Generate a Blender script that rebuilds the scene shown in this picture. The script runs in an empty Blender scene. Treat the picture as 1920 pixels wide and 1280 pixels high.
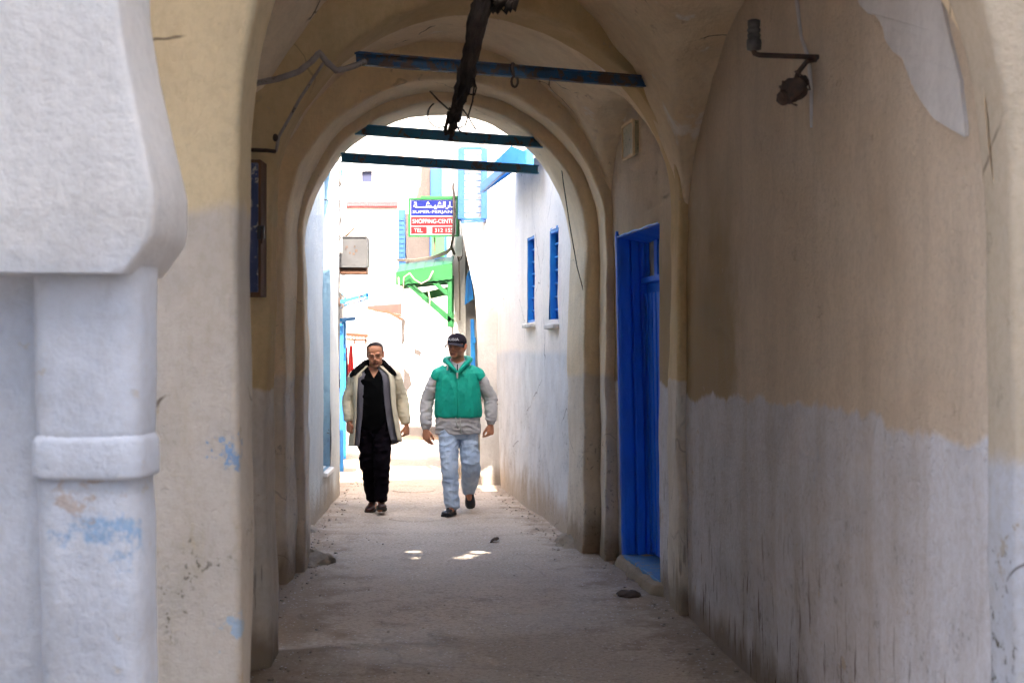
import bpy, bmesh, math, random
import numpy as np
from mathutils import Vector, Matrix, noise

random.seed(7)
SC = bpy.context.scene
COL = SC.collection
# ------------------------------------------------------------------ camera, sky, sun, exposure
EYE = 1.62
F = 50.0 / 36.0 * 1920.0            # focal length in photo pixels
HZ = 655.0                          # the horizon's row in the photo
cam_data = bpy.data.cameras.new('camera')
cam = bpy.data.objects.new('camera', cam_data)
COL.objects.link(cam)
cam_data.lens = 50.0
cam_data.sensor_width = 36.0
cam_data.clip_end = 1000.0
cam.location = (0, 0, EYE)
cam.rotation_euler = (math.radians(90) + math.atan((HZ - 640) / F), 0, 0)
cam_data.dof.use_dof = True
cam_data.dof.focus_distance = 14.2
cam_data.dof.aperture_fstop = 4.8
SC.camera = cam

SUN_EL = math.radians(43.0)
SUN_AZ = math.radians(9.0)          # sun stands behind the camera, a little to its right
TO_SUN = Vector((math.sin(SUN_AZ) * math.cos(SUN_EL), -math.cos(SUN_AZ) * math.cos(SUN_EL), math.sin(SUN_EL)))
world = bpy.data.worlds.new('World')
SC.world = world
world.use_nodes = True
wn = world.node_tree
bg = wn.nodes['Background']
sky = wn.nodes.new('ShaderNodeTexSky')
sky.sky_type = 'NISHITA'
sky.sun_disc = False
sky.sun_elevation = SUN_EL
sky.sun_rotation = math.atan2(TO_SUN.x, TO_SUN.y)
sky.altitude = 50
sky.air_density = 1.0
sky.dust_density = 5.0
sky.ozone_density = 1.0
wn.links.new(sky.outputs[0], bg.inputs[0])
bg.inputs[1].default_value = 0.15
sun_data = bpy.data.lights.new('sun', 'SUN')
sun_data.energy = 2.0
sun_data.angle = math.radians(0.53)
sun_data.color = (1.0, 0.94, 0.85)
sun = bpy.data.objects.new('sun', sun_data)
COL.objects.link(sun)
sun.rotation_euler = TO_SUN.to_track_quat('Z', 'Y').to_euler()
sun.location = (5, -10, 30)
vs = SC.view_settings
SC.display_settings.display_device = 'sRGB'
vs.view_transform = 'Standard'
vs.look = 'None'
vs.gamma = 1.0
vs.use_curve_mapping = False
vs.exposure = 3.45
SC.cycles.max_bounces = 8
SC.cycles.diffuse_bounces = 5
SC.cycles.adaptive_threshold = 0.03
SC.cycles.use_denoising = True
SC.cycles.sample_clamp_indirect = 6.0
SC.cycles.caustics_reflective = False
SC.cycles.caustics_refractive = False


def wx(px, d):
    return (px - 960.0) * d / F


def wz(py, d):
    return EYE - (py - HZ) * d / F


def P(px, py, d):
    """a point d metres in front of the camera"""
    return Vector((wx(px, d), d, wz(py, d)))


def gd(py):
    """distance of a ground point from its row"""
    return EYE * F / (py - HZ)


# ------------------------------------------------------------------ object helpers
def tag(o, label=None, cat=None, group=None, kind=None):
    if label: o['label'] = label
    if cat: o['category'] = cat
    if group: o['group'] = group
    if kind: o['kind'] = kind
    return o


ROOT = {}


def thing(name, label, cat, loc=(0, 0, 0), group=None):
    o = bpy.data.objects.new(name, None)
    o.empty_display_size = 0.2
    COL.objects.link(o)
    o.location = loc
    ROOT[o.name] = Vector(loc)
    return tag(o, label, cat, group, 'thing')


def V3(p):
    return Vector((p[0], p[1], p[2]))


class MB:
    """collects shapes in world coordinates; build() links them as one mesh"""

    def __init__(self):
        self.v = []
        self.f = []
        self.m = []

    def add(self, verts, faces, mi=0):
        b = len(self.v)
        self.v.extend([tuple(p) for p in verts])
        self.f.extend([tuple(b + i for i in f) for f in faces])
        self.m.extend([mi] * len(faces))
        return self

    def box(self, lo, hi, mi=0):
        x0, y0, z0 = lo
        x1, y1, z1 = hi
        vs_ = [(x0, y0, z0), (x1, y0, z0), (x1, y1, z0), (x0, y1, z0), (x0, y0, z1), (x1, y0, z1), (x1, y1, z1), (x0, y1, z1)]
        return self.add(vs_, [(0, 3, 2, 1), (4, 5, 6, 7), (0, 1, 5, 4), (1, 2, 6, 5), (2, 3, 7, 6), (3, 0, 4, 7)], mi)

    def hexa(self, pts, mi=0):
        """eight corners: four of the bottom, four of the top"""
        return self.add(pts, [(0, 3, 2, 1), (4, 5, 6, 7), (0, 1, 5, 4), (1, 2, 6, 5), (2, 3, 7, 6), (3, 0, 4, 7)], mi)

    def bar(self, a, b, w, h, up=(0, 0, 1), mi=0):
        a, b = V3(a), V3(b)
        t = (b - a).normalized()
        s = t.cross(Vector(up))
        if s.length < 1e-4: s = t.cross(Vector((0, 1, 0)))
        s.normalize()
        u = s.cross(t).normalized()
        s, u = s * w / 2, u * h / 2
        return self.hexa([a - s - u, a + s - u, b + s - u, b - s - u, a - s + u, a + s + u, b + s + u, b - s + u], mi)

    def tube(self, path, r, n=8, cap=True, ref=(1, 0, 0), mi=0, rnd=0.5):
        """swept ellipse; r is a number or a list of numbers / (along ref, across) pairs"""
        path = [V3(p) for p in path]
        k = len(path)
        if not isinstance(r, (list, tuple)): r = [r] * k
        r = [(q, q) if not isinstance(q, (list, tuple)) else q for q in r]
        vs_, fs = [], []
        s_prev = Vector(ref)
        for i in range(k):
            t = (path[min(i + 1, k - 1)] - path[max(i - 1, 0)]).normalized()
            s = s_prev - t * s_prev.dot(t)
            if s.length < 1e-3: s = Vector((0, 1, 0)) - t * t.y
            s.normalize()
            s_prev = s
            c = t.cross(s)
            for j in range(n):
                a = 2 * math.pi * j / n
                vs_.append(path[i] + s * (math.cos(a) * r[i][0]) + c * (math.sin(a) * r[i][1]))
        for i in range(k - 1):
            for j in range(n):
                fs.append((i * n + j, i * n + (j + 1) % n, (i + 1) * n + (j + 1) % n, (i + 1) * n + j))
        if cap:
            t0 = (path[0] - path[1]).normalized()
            t1 = (path[-1] - path[-2]).normalized()
            vs_.append(path[0] + t0 * (min(r[0]) * rnd))
            vs_.append(path[-1] + t1 * (min(r[-1]) * rnd))
            a0, a1 = k * n, k * n + 1
            for j in range(n):
                fs.append((a0, (j + 1) % n, j))
                fs.append((a1, (k - 1) * n + j, (k - 1) * n + (j + 1) % n))
        return self.add(vs_, fs, mi)

    def ell(self, c, rad, rot=None, nu=16, nv=10, mi=0):
        c = V3(c)
        vs_, fs = [], []
        for i in range(nv + 1):
            ph = math.pi * i / nv
            for j in range(nu):
                a = 2 * math.pi * j / nu
                p = Vector((rad[0] * math.sin(ph) * math.cos(a), rad[1] * math.sin(ph) * math.sin(a), rad[2] * math.cos(ph)))
                if rot: p = rot @ p
                vs_.append(c + p)
        for i in range(nv):
            for j in range(nu):
                fs.append((i * nu + j, (i + 1) * nu + j, (i + 1) * nu + (j + 1) % nu, i * nu + (j + 1) % nu))
        return self.add(vs_, fs, mi)

    def lathe(self, prof, c, n=24, a0=0.0, a1=2 * math.pi, sq=2.0, mi=0):
        """profile of (radius, z) turned about a vertical axis; sq > 2 squares the section"""
        vs_, fs = [], []
        full = abs(a1 - a0 - 2 * math.pi) < 1e-6
        m = n if full else n + 1
        for (r, z) in prof:
            for j in range(m):
                a = a0 + (a1 - a0) * j / n
                ca, sa = math.cos(a), math.sin(a)
                q = r / ((abs(ca) ** sq + abs(sa) ** sq) ** (1 / sq))
                vs_.append((c[0] + ca * q, c[1] + sa * q, c[2] + z))
        for i in range(len(prof) - 1):
            for j in range(n):
                k = (j + 1) % m
                fs.append((i * m + j, i * m + k, (i + 1) * m + k, (i + 1) * m + j))
        if full:
            b = len(vs_)
            vs_.append((c[0], c[1], c[2] + prof[0][1]))
            vs_.append((c[0], c[1], c[2] + prof[-1][1]))
            e = (len(prof) - 1) * m
            for j in range(n):
                fs.append((b, (j + 1) % m, j))
                fs.append((b + 1, e + j, e + (j + 1) % m))
        return self.add(vs_, fs, mi)

    def grid(self, fn, us, vs_, skip=None, mi=0):
        nu, nv = len(us), len(vs_)
        pts = [fn(u, v) for u in us for v in vs_]
        fs = []
        for i in range(nu - 1):
            for j in range(nv - 1):
                if skip and skip(0.5 * (us[i] + us[i + 1]), 0.5 * (vs_[j] + vs_[j + 1])): continue
                fs.append((i * nv + j, (i + 1) * nv + j, (i + 1) * nv + j + 1, i * nv + j + 1))
        return self.add(pts, fs, mi)

    def rough(self, big=0.012, mid=0.005, fine=0.0015):
        """hand-made unevenness: moves every vertex by smooth noise of its place"""
        out = []
        for p in self.v:
            q = Vector(p)
            n = noise.noise_vector(q * 0.9) * big
            if mid: n = n + noise.noise_vector(q * 3.7) * mid
            if fine: n = n + noise.noise_vector(q * 13.0) * fine
            out.append(tuple(q + n))
        self.v = out
        return self

    def build(self, name, mat, parent=None, smooth=False, bevel=0.0, seg=2):
        me = bpy.data.meshes.new(name)
        off = Vector((0, 0, 0))
        q = parent
        while q is not None:
            off = off + q.location
            q = q.parent
        if off.length > 0:
            vv = [(p[0] - off.x, p[1] - off.y, p[2] - off.z) for p in self.v]
        else:
            vv = self.v
        me.from_pydata(vv, [], self.f)
        for m in (mat if isinstance(mat, (list, tuple)) else [mat]):
            me.materials.append(m)
        if any(self.m): me.polygons.foreach_set('material_index', self.m)
        if smooth: me.polygons.foreach_set('use_smooth', [True] * len(self.f))
        me.update()
        o = bpy.data.objects.new(name, me)
        COL.objects.link(o)
        if parent is not None: o.parent = parent
        if bevel > 0:
            b = o.modifiers.new('bevel', 'BEVEL')
            b.width = bevel
            b.segments = seg
            b.limit_method = 'ANGLE'
        return o


def lin(a, b, n):
    return [a + (b - a) * i / n for i in range(n + 1)]


def struct(name, mb, mat, smooth=False):
    return tag(mb.build(name, mat, None, smooth), kind='structure')


# ------------------------------------------------------------------ materials
class NT:
    def __init__(self, name):
        self.mat = bpy.data.materials.new(name)
        self.mat.use_nodes = True
        self.t = self.mat.node_tree
        self.b = self.t.nodes['Principled BSDF']
        self.pos = self.t.nodes.new('ShaderNodeNewGeometry').outputs['Position']

    def put(self, sock, val):
        if isinstance(val, bpy.types.NodeSocket):
            self.t.links.new(val, sock)
        elif isinstance(val, (tuple, list)) and len(val) == 3 and sock.type == 'RGBA':
            sock.default_value = (*val, 1)
        else:
            sock.default_value = val

    def math(self, op, a, b=None, c=None, clamp=False):
        n = self.t.nodes.new('ShaderNodeMath')
        n.operation = op
        n.use_clamp = clamp
        self.put(n.inputs[0], a)
        if b is not None: self.put(n.inputs[1], b)
        if c is not None: self.put(n.inputs[2], c)
        return n.outputs[0]

    def vscale(self, s, v=None):
        n = self.t.nodes.new('ShaderNodeVectorMath')
        n.operation = 'MULTIPLY'
        self.put(n.inputs[0], v if v is not None else self.pos)
        n.inputs[1].default_value = s if isinstance(s, (tuple, list)) else (s, s, s)
        return n.outputs[0]

    def vadd(self, a, b):
        n = self.t.nodes.new('ShaderNodeVectorMath')
        n.operation = 'ADD'
        self.put(n.inputs[0], a)
        self.put(n.inputs[1], b)
        return n.outputs[0]

    def noise(self, scale, detail=4, rough=0.55, vec=None, dist=0.0, color=False):
        n = self.t.nodes.new('ShaderNodeTexNoise')
        self.put(n.inputs['Vector'], vec if vec is not None else self.pos)
        n.inputs['Scale'].default_value = scale
        n.inputs['Detail'].default_value = detail
        n.inputs['Roughness'].default_value = rough
        n.inputs['Distortion'].default_value = dist
        return n.outputs['Color' if color else 'Fac']

    def voronoi(self, scale, feature='F1', vec=None, rnd=1.0):
        n = self.t.nodes.new('ShaderNodeTexVoronoi')
        n.feature = feature
        self.put(n.inputs['Vector'], vec if vec is not None else self.pos)
        n.inputs['Scale'].default_value = scale
        n.inputs['Randomness'].default_value = rnd
        return n.outputs['Distance']

    def step(self, v, lo, hi):
        """0 below lo, 1 above hi (or reversed when lo > hi)"""
        n = self.t.nodes.new('ShaderNodeMapRange')
        n.clamp = True
        n.interpolation_type = 'SMOOTHSTEP'
        self.put(n.inputs['Value'], v)
        a, b, c, d = (lo, hi, 0.0, 1.0) if lo < hi else (hi, lo, 1.0, 0.0)
        n.inputs['From Min'].default_value = a
        n.inputs['From Max'].default_value = b
        n.inputs['To Min'].default_value = c
        n.inputs['To Max'].default_value = d
        return n.outputs['Result']

    def mix(self, fac, a, b, mode='MIX'):
        n = self.t.nodes.new('ShaderNodeMix')
        n.data_type = 'RGBA'
        n.blend_type = mode
        self.put(n.inputs[0], fac)
        self.put(n.inputs[6], a)
        self.put(n.inputs[7], b)
        return n.outputs[2]

    def sep(self, v=None):
        n = self.t.nodes.new('ShaderNodeSeparateXYZ')
        self.put(n.inputs[0], v if v is not None else self.pos)
        return n.outputs

    def bump(self, height, strength=0.3, dist=0.01, normal=None):
        n = self.t.nodes.new('ShaderNodeBump')
        n.inputs['Strength'].default_value = strength
        n.inputs['Distance'].default_value = dist
        self.put(n.inputs['Height'], height)
        if normal is not None: self.put(n.inputs['Normal'], normal)
        return n.outputs[0]

    def out(self, color=None, rough=0.8, normal=None, metal=0.0, spec=0.3):
        if color is not None: self.put(self.b.inputs['Base Color'], color)
        self.put(self.b.inputs['Roughness'], rough)
        self.put(self.b.inputs['Metallic'], metal)
        self.b.inputs['Specular IOR Level'].default_value = spec
        if normal is not None: self.put(self.b.inputs['Normal'], normal)
        return self.mat


def plaster(name, base, alt, dado=None, dado_z=1.36, wob=0.16, soft=0.025, stain=None, stain_lo=0.6, dirt=(0.24, 0.17, 0.11), dirt_z=0.3,
            scuff=0.0, crack=0.0, bump=0.5, spots=0.0, blue=0.0, grain=1.0, seed=0.0, dado_right=0.0, right_tone=None, dado_tone=None, ochre_from=None, patches=(), mottle=0.22, flake=0.0, flake_col=(0.52, 0.41, 0.29), lumps=0.0):
    n = NT(name)
    pos = n.vadd(n.pos, (seed, seed * 0.7, 0.0)) if seed else n.pos
    xyz = n.sep()
    z = xyz[2]
    big = n.noise(1.1, 5, 0.64, pos)
    mid = n.noise(3.1, 4, 0.62, pos)
    c = n.mix(n.step(big, 0.36, 0.66), base, alt)
    if right_tone: c = n.mix(n.step(xyz[0], 0.0, 0.4), c, right_tone)
    if ochre_from:
        yo = n.math('ADD', xyz[1], n.math('MULTIPLY', n.math('SUBTRACT', mid, 0.5), 0.7))
        zo = n.math('ADD', z, n.math('MULTIPLY', n.math('SUBTRACT', mid, 0.5), 0.8))
        c = n.mix(n.math('MULTIPLY', n.step(yo, ochre_from - 0.25, ochre_from + 0.25), n.step(zo, 2.9, 1.9)), c, (0.44, 0.32, 0.17))
    if dado:
        zz = n.math('ADD', z, n.math('MULTIPLY', n.math('SUBTRACT', n.math('ADD', big, n.math('MULTIPLY', mid, 0.4)), 0.7), wob * 2))
        if dado_right: zz = n.math('ADD', zz, n.math('MULTIPLY', n.step(xyz[0], 0.0, 0.3), dado_right))
        dc = n.mix(n.step(mid, 0.35, 0.68), dado, tuple(x * 0.86 for x in dado))
        if dado_tone: dc = n.mix(n.step(xyz[0], 0.0, 0.4), dc, dado_tone)
        dm = n.step(zz, dado_z + soft, dado_z - soft)
        c = n.mix(dm, c, dc)
    # brushed lime-wash: broad vertical clouds
    streak = n.noise(1.0, 4, 0.62, n.vscale((5.0, 5.0, 0.9), pos))
    c = n.mix(n.math('MULTIPLY', n.step(streak, 0.42, 0.7), 0.30), c, tuple(x * 0.72 for x in alt))
    if stain:
        s = n.math('ADD', n.math('MULTIPLY', big, 0.65), n.math('MULTIPLY', streak, 0.35))
        c = n.mix(n.step(s, stain_lo, stain_lo + 0.05), c, stain)
    for (pc, pr, pcol) in patches:
        vd = n.t.nodes.new('ShaderNodeVectorMath')
        vd.operation = 'DISTANCE'
        n.put(vd.inputs[0], n.vscale((1.0, 1.0, 1.6)))
        vd.inputs[1].default_value = (pc[0], pc[1], pc[2] * 1.6)
        pf = n.math('ADD', vd.outputs['Value'], n.math('MULTIPLY', n.math('SUBTRACT', n.noise(17.0, 4, 0.75), 0.5), 0.55))
        c = n.mix(n.math('MULTIPLY', n.step(pf, pr, pr * 0.1), 0.75), c, pcol)
    if blue:
        c = n.mix(n.math('MULTIPLY', n.step(mid, 0.70, 0.75), blue), c, (0.13, 0.33, 0.60))
    # dirt splashed up from the ground: a ragged band
    df = n.math('SUBTRACT', n.math('MULTIPLY', n.math('ADD', mid, streak), dirt_z), n.math('MULTIPLY', z, 0.9))
    c = n.mix(n.math('MULTIPLY', n.step(df, 0.0, dirt_z * 0.8), 0.8), c, dirt)
    if scuff:
        sn = n.noise(1.0, 2, 0.6, n.vscale((24.0, 24.0, 3.2), pos))
        m = n.math('MULTIPLY', n.step(sn, 0.60, 0.68), n.step(n.math('ADD', z, n.math('MULTIPLY', big, 0.9)), 1.40, 0.75))
        c = n.mix(n.math('MULTIPLY', m, scuff), c, (0.11, 0.065, 0.04))
    h = n.noise(26.0 * grain, 4, 0.8, pos)
    c = n.mix(n.math('MULTIPLY', n.step(h, 0.40, 0.66), mottle), c, tuple(x * 0.62 for x in alt))
    if spots:
        sp = n.noise(28.0, 2, 0.7, pos)
        m = n.math('MULTIPLY', n.step(sp, 0.57, 0.66), n.math('MULTIPLY', n.step(mid, 0.45, 0.60), n.step(z, 1.5, 0.7)))
        c = n.mix(n.math('MULTIPLY', m, spots), c, (0.13, 0.11, 0.08))
    if flake:
        fn_ = n.noise(6.5, 5, 0.72, pos)
        fm_ = n.math('MULTIPLY', n.step(fn_, 0.655, 0.668), n.step(big, 0.40, 0.52))
        c = n.mix(n.math('MULTIPLY', fm_, flake), c, flake_col)
        h = n.math('SUBTRACT', h, n.math('MULTIPLY', fm_, 0.55))
    if dado and soft < 0.04: h = n.math('ADD', h, n.math('MULTIPLY', dm, 0.35))
    if crack:
        wv = n.vadd(pos, n.vscale(0.25, n.noise(2.2, 3, 0.62, pos, color=True)))
        cr = n.voronoi(0.75, 'DISTANCE_TO_EDGE', wv)
        m = n.math('MULTIPLY', n.step(cr, 0.005, 0.002), n.step(big, 0.50, 0.56))
        c = n.mix(n.math('MULTIPLY', m, crack), c, (0.07, 0.045, 0.03))
    nb = n.bump(h, bump, 0.010)
    if lumps: nb = n.bump(mid, lumps, 0.05, nb)
    return n.out(c, 0.92, nb, spec=0.15)


def paint(name, color, alt=None, chip=None, chip_lo=0.62, rough=0.55, bump=0.25, scale=6.0, metal=0.0, grain=(1, 1, 1), spec=0.4):
    n = NT(name)
    alt = alt or tuple(x * 0.75 for x in color)
    v = n.vscale(grain)
    a = n.noise(scale, 5, 0.6, v)
    c = n.mix(n.step(a, 0.35, 0.68), color, alt)
    h = n.noise(scale * 9, 4, 0.6, v)
    r = rough
    if chip:
        k = n.noise(scale * 1.7, 7, 0.72, v, dist=0.5)
        m = n.step(k, chip_lo, chip_lo + 0.035)
        c = n.mix(m, c, chip)
        h = n.math('SUBTRACT', h, n.math('MULTIPLY', m, 0.8))
        r = n.math('ADD', n.math('MULTIPLY', m, 0.9 - rough), rough)
    return n.out(c, r, n.bump(h, bump, 0.004), metal, spec)


def cloth(name, color, alt=None, scale=260.0, fold=0.35, rough=0.9, alt_scale=5.0, sheen=0.0):
    n = NT(name)
    tc = n.t.nodes.new('ShaderNodeTexCoord').outputs['Object']
    alt = alt or tuple(x * 0.8 for x in color)
    c = n.mix(n.step(n.noise(alt_scale, 5, 0.6, tc), 0.34, 0.68), color, alt)
    h = n.math('ADD', n.math('MULTIPLY', n.noise(scale, 2, 0.6, tc), 0.12), n.noise(16.0, 3, 0.5, n.vscale((1, 1, 0.6), tc)))
    if sheen: n.b.inputs['Sheen Weight'].default_value = sheen
    return n.out(c, rough, n.bump(h, fold, 0.012), spec=0.2 if max(color) > 0.05 else 0.04)


M = {}
M['portal'] = plaster('white_limewash', (0.74, 0.71, 0.67), (0.68, 0.655, 0.62), dado=(0.67, 0.70, 0.76), dado_z=1.80, wob=0.12, soft=0.12,
                      dirt_z=0.15, bump=0.6, lumps=0.22, seed=3.0, mottle=0.20, flake=0.6, flake_col=(0.60, 0.55, 0.48),
                      patches=((P(196, 1000, 3.32), 0.11, (0.22, 0.42, 0.66)), (P(168, 940, 3.32), 0.055, (0.55, 0.42, 0.32))))
M['front'] = plaster('cream_front_plaster', (0.62, 0.50, 0.315), (0.54, 0.43, 0.27), dado=(0.54, 0.485, 0.42), dado_z=2.06, wob=0.13, soft=0.038,
                     dado_right=0.74, right_tone=(0.56, 0.47, 0.355), dado_tone=(0.55, 0.56, 0.60), dirt_z=0.22, crack=0.7, spots=1.0, bump=0.7, seed=11.0, stain=(0.50, 0.39, 0.23),
                     stain_lo=0.62, flake=0.7, flake_col=(0.42, 0.35, 0.26), patches=((P(452, 850, 4.6), 0.055, (0.10, 0.28, 0.55)), (P(455, 1180, 4.62), 0.05, (0.30, 0.44, 0.60))))
M['right'] = plaster('two_tone_passage_plaster', (0.73, 0.60, 0.46), (0.65, 0.52, 0.385), dado=(0.73, 0.715, 0.74), dado_z=1.36, wob=0.14, soft=0.018,
                     dirt_z=0.24, scuff=0.95, bump=1.3, stain=(0.62, 0.49, 0.34), stain_lo=0.67, spots=0.35, blue=0.12, seed=21.0, ochre_from=7.35, grain=1.4,
                     flake=0.75, flake_col=(0.58, 0.46, 0.33), mottle=0.26)
M['ochre'] = plaster('ochre_pier_plaster', (0.72, 0.55, 0.31), (0.62, 0.45, 0.23), dado=(0.74, 0.67, 0.58), dado_z=1.42, wob=0.07, soft=0.012,
                     dirt_z=0.26, scuff=0.5, crack=0.3, bump=0.8, seed=5.0, flake=0.6, mottle=0.18)
M['arch'] = plaster('cream_arch_plaster', (0.86, 0.70, 0.475), (0.78, 0.62, 0.40), dado=(0.74, 0.65, 0.53), dado_z=1.42, wob=0.10, soft=0.03,
                    dirt_z=0.36, crack=0.3, bump=0.8, stain=(0.64, 0.49, 0.31), stain_lo=0.62, seed=8.0, spots=0.5, flake=0.7, mottle=0.18)
M['vault'] = plaster('smoky_vault_plaster', (0.87, 0.73, 0.53), (0.80, 0.64, 0.43), dirt_z=0.1, crack=0.9, bump=0.9,
                     stain=(0.86, 0.80, 0.72), stain_lo=0.57, seed=14.0, mottle=0.18, lumps=0.6, flake=0.8, flake_col=(0.62, 0.48, 0.33))
M['alley_right'] = plaster('white_alley_plaster', (0.88, 0.80, 0.71), (0.83, 0.75, 0.66), dado=(0.71, 0.70, 0.69), dado_z=1.60, wob=0.06,
                           soft=0.05, dirt_z=0.42, dirt=(0.44, 0.33, 0.22), crack=0.5, bump=0.6, spots=0.4, seed=31.0, flake=0.6, flake_col=(0.55, 0.45, 0.34))
M['alley_left'] = plaster('pale_blue_white_plaster', (0.64, 0.635, 0.59), (0.57, 0.59, 0.575), dirt_z=0.34, dirt=(0.40, 0.31, 0.21), bump=1.3,
                          grain=0.7, spots=0.2, seed=36.0)
M['blue_inset'] = plaster('light_blue_inset', (0.28, 0.43, 0.53), (0.24, 0.38, 0.50), dirt_z=0.4, dirt=(0.3, 0.28, 0.25), bump=1.2, spots=0.8, seed=2.0)
M['white_house'] = plaster('white_house_plaster', (0.60, 0.57, 0.53), (0.52, 0.48, 0.44), dirt_z=0.3, dirt=(0.20, 0.15, 0.11), crack=0.9,
                           stain=(0.24, 0.19, 0.15), stain_lo=0.62, bump=0.7, seed=43.0, flake=0.9, flake_col=(0.17, 0.135, 0.105))
M['far_house'] = plaster('far_house_plaster', (0.62, 0.60, 0.57), (0.52, 0.49, 0.45), dirt_z=0.3, stain=(0.26, 0.20, 0.13), stain_lo=0.66, bump=0.5, seed=51.0, flake=0.6, flake_col=(0.20, 0.16, 0.11))
M['lane_white'] = plaster('bounce_white_limewash', (0.84, 0.80, 0.74), (0.79, 0.75, 0.69), dirt_z=0.25, bump=0.5, seed=47.0)  # bright wash for the unseen houses, raised to bounce more light
M['bare'] = plaster('bare_cement_with_shade', (0.085, 0.070, 0.062), (0.068, 0.056, 0.05), dirt_z=0.1, bump=0.8, seed=61.0)  # darker than the cement itself: the upper wall's shade is put into its colour
M['old_white'] = plaster('old_grey_white_plaster', (0.68, 0.66, 0.60), (0.60, 0.57, 0.52), dirt_z=0.3, bump=0.5, crack=0.4, seed=71.0)
M['roof'] = plaster('roof_render', (0.6, 0.57, 0.53), (0.5, 0.47, 0.43), dirt_z=0.1, seed=81.0)

M['blue_door'] = paint('cobalt_gloss_door_paint', (0.006, 0.17, 0.86), (0.006, 0.14, 0.76), chip=(0.03, 0.30, 0.85), chip_lo=0.68, rough=0.42, bump=0.85, scale=9.0, grain=(1, 1, 0.35), spec=0.5)
M['blue_sill'] = paint('worn_blue_sill', (0.05, 0.17, 0.36), (0.10, 0.22, 0.34), chip=(0.30, 0.25, 0.19), chip_lo=0.56, rough=0.7, scale=9.0)
M['blue_paint'] = paint('bright_blue_paint', (0.02, 0.21, 0.62), (0.02, 0.28, 0.66), chip=(0.35, 0.48, 0.62), chip_lo=0.70, rough=0.5)
M['blue_light'] = paint('light_blue_paint', (0.03, 0.20, 0.50), (0.025, 0.17, 0.46), chip=(0.6, 0.66, 0.72), chip_lo=0.70, rough=0.5)
M['blue_sun'] = paint('deep_sky_blue_paint', (0.008, 0.055, 0.20), (0.007, 0.048, 0.175), chip=(0.06, 0.10, 0.18), chip_lo=0.72, rough=0.5)
M['blue_iron'] = paint('worn_blue_iron', (0.025, 0.13, 0.30), (0.045, 0.085, 0.14), chip=(0.14, 0.10, 0.08), chip_lo=0.50, rough=0.55, scale=7.0, bump=0.5)
M['teal_iron'] = paint('dull_teal_iron', (0.05, 0.26, 0.46), (0.07, 0.20, 0.32), chip=(0.17, 0.12, 0.095), chip_lo=0.55, rough=0.55, scale=7.0, bump=0.5)
M['navy_panel'] = paint('peeling_navy_panel', (0.06, 0.085, 0.20), (0.045, 0.065, 0.16), chip=(0.50, 0.47, 0.42), chip_lo=0.53, rough=0.6, scale=5.0)
M['brown_wood'] = paint('brown_wood', (0.16, 0.075, 0.035), (0.10, 0.05, 0.025), rough=0.7, scale=5.0, grain=(6, 6, 0.7), bump=0.4)
M['tan_wood'] = paint('tan_wood', (0.11, 0.045, 0.022), (0.08, 0.034, 0.016), rough=0.75, scale=5.0, grain=(1, 1, 5))
M['pink_brown'] = paint('pinkish_brown_sheet', (0.085, 0.045, 0.034), (0.065, 0.036, 0.028), rough=0.7)
M['green'] = paint('green_paint', (0.007, 0.095, 0.020), (0.006, 0.08, 0.017), chip=(0.04, 0.10, 0.05), chip_lo=0.73, rough=0.5)
M['green_light'] = paint('light_green_paint', (0.03, 0.17, 0.035), (0.025, 0.14, 0.03), rough=0.55)
M['grey_steel'] = paint('grey_sheet_steel', (0.068, 0.066, 0.066), (0.052, 0.05, 0.05), chip=(0.09, 0.04, 0.018), chip_lo=0.66, rough=0.5, scale=5.0)
M['rust'] = paint('rusty_iron', (0.10, 0.06, 0.042), (0.055, 0.04, 0.034), chip=(0.19, 0.085, 0.04), chip_lo=0.6, rough=0.85, scale=22.0, bump=0.8)
M['porcelain'] = paint('dirty_brown_insulator', (0.11, 0.095, 0.08), (0.06, 0.05, 0.045), rough=0.45, scale=30.0)
M['black_cable'] = paint('sooty_cable', (0.022, 0.016, 0.013), (0.05, 0.035, 0.026), rough=0.8, scale=18.0, bump=0.9)
M['beige_cable'] = paint('beige_cable', (0.30, 0.25, 0.18), (0.24, 0.2, 0.15), rough=0.6)
M['white_plastic'] = paint('white_plastic', (0.78, 0.77, 0.74), (0.70, 0.69, 0.66), rough=0.45)
M['conduit'] = paint('plastered_conduit', (0.40, 0.35, 0.31), (0.30, 0.26, 0.23), chip=(0.14, 0.11, 0.09), chip_lo=0.58, rough=0.85, scale=14.0, bump=0.7)
M['tile'] = paint('old_glazed_tile', (0.38, 0.35, 0.22), (0.46, 0.40, 0.28), chip=(0.20, 0.24, 0.17), chip_lo=0.56, rough=0.4, scale=14.0)
M['red_trim'] = paint('dusty_red_tile', (0.16, 0.03, 0.032), (0.13, 0.026, 0.028), rough=0.6)
M['glass'] = paint('dark_window_pane', (0.025, 0.035, 0.05), (0.04, 0.05, 0.07), rough=0.12, bump=0.02, spec=0.6)
M['window_blue_grey'] = paint('blue_grey_shutter', (0.014, 0.018, 0.055), (0.012, 0.016, 0.048), rough=0.6)
M['canvas'] = paint('beige_canvas', (0.20, 0.155, 0.10), (0.16, 0.125, 0.085), rough=0.9)
M['red_cloth'] = cloth('red_cloth', (0.22, 0.006, 0.006), (0.16, 0.005, 0.005))
M['curtain'] = cloth('dirty_white_cloth', (0.45, 0.43, 0.39), (0.30, 0.28, 0.24))
M['sign_blue'] = paint('sign_blue', (0.004, 0.008, 0.10), (0.005, 0.009, 0.085), rough=0.35, bump=0.03)
M['sign_red'] = paint('sign_red', (0.13, 0.006, 0.009), (0.11, 0.007, 0.009), rough=0.35, bump=0.03)
M['sign_white'] = paint('sign_white', (0.30, 0.30, 0.30), (0.28, 0.28, 0.28), rough=0.35, bump=0.03)
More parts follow.
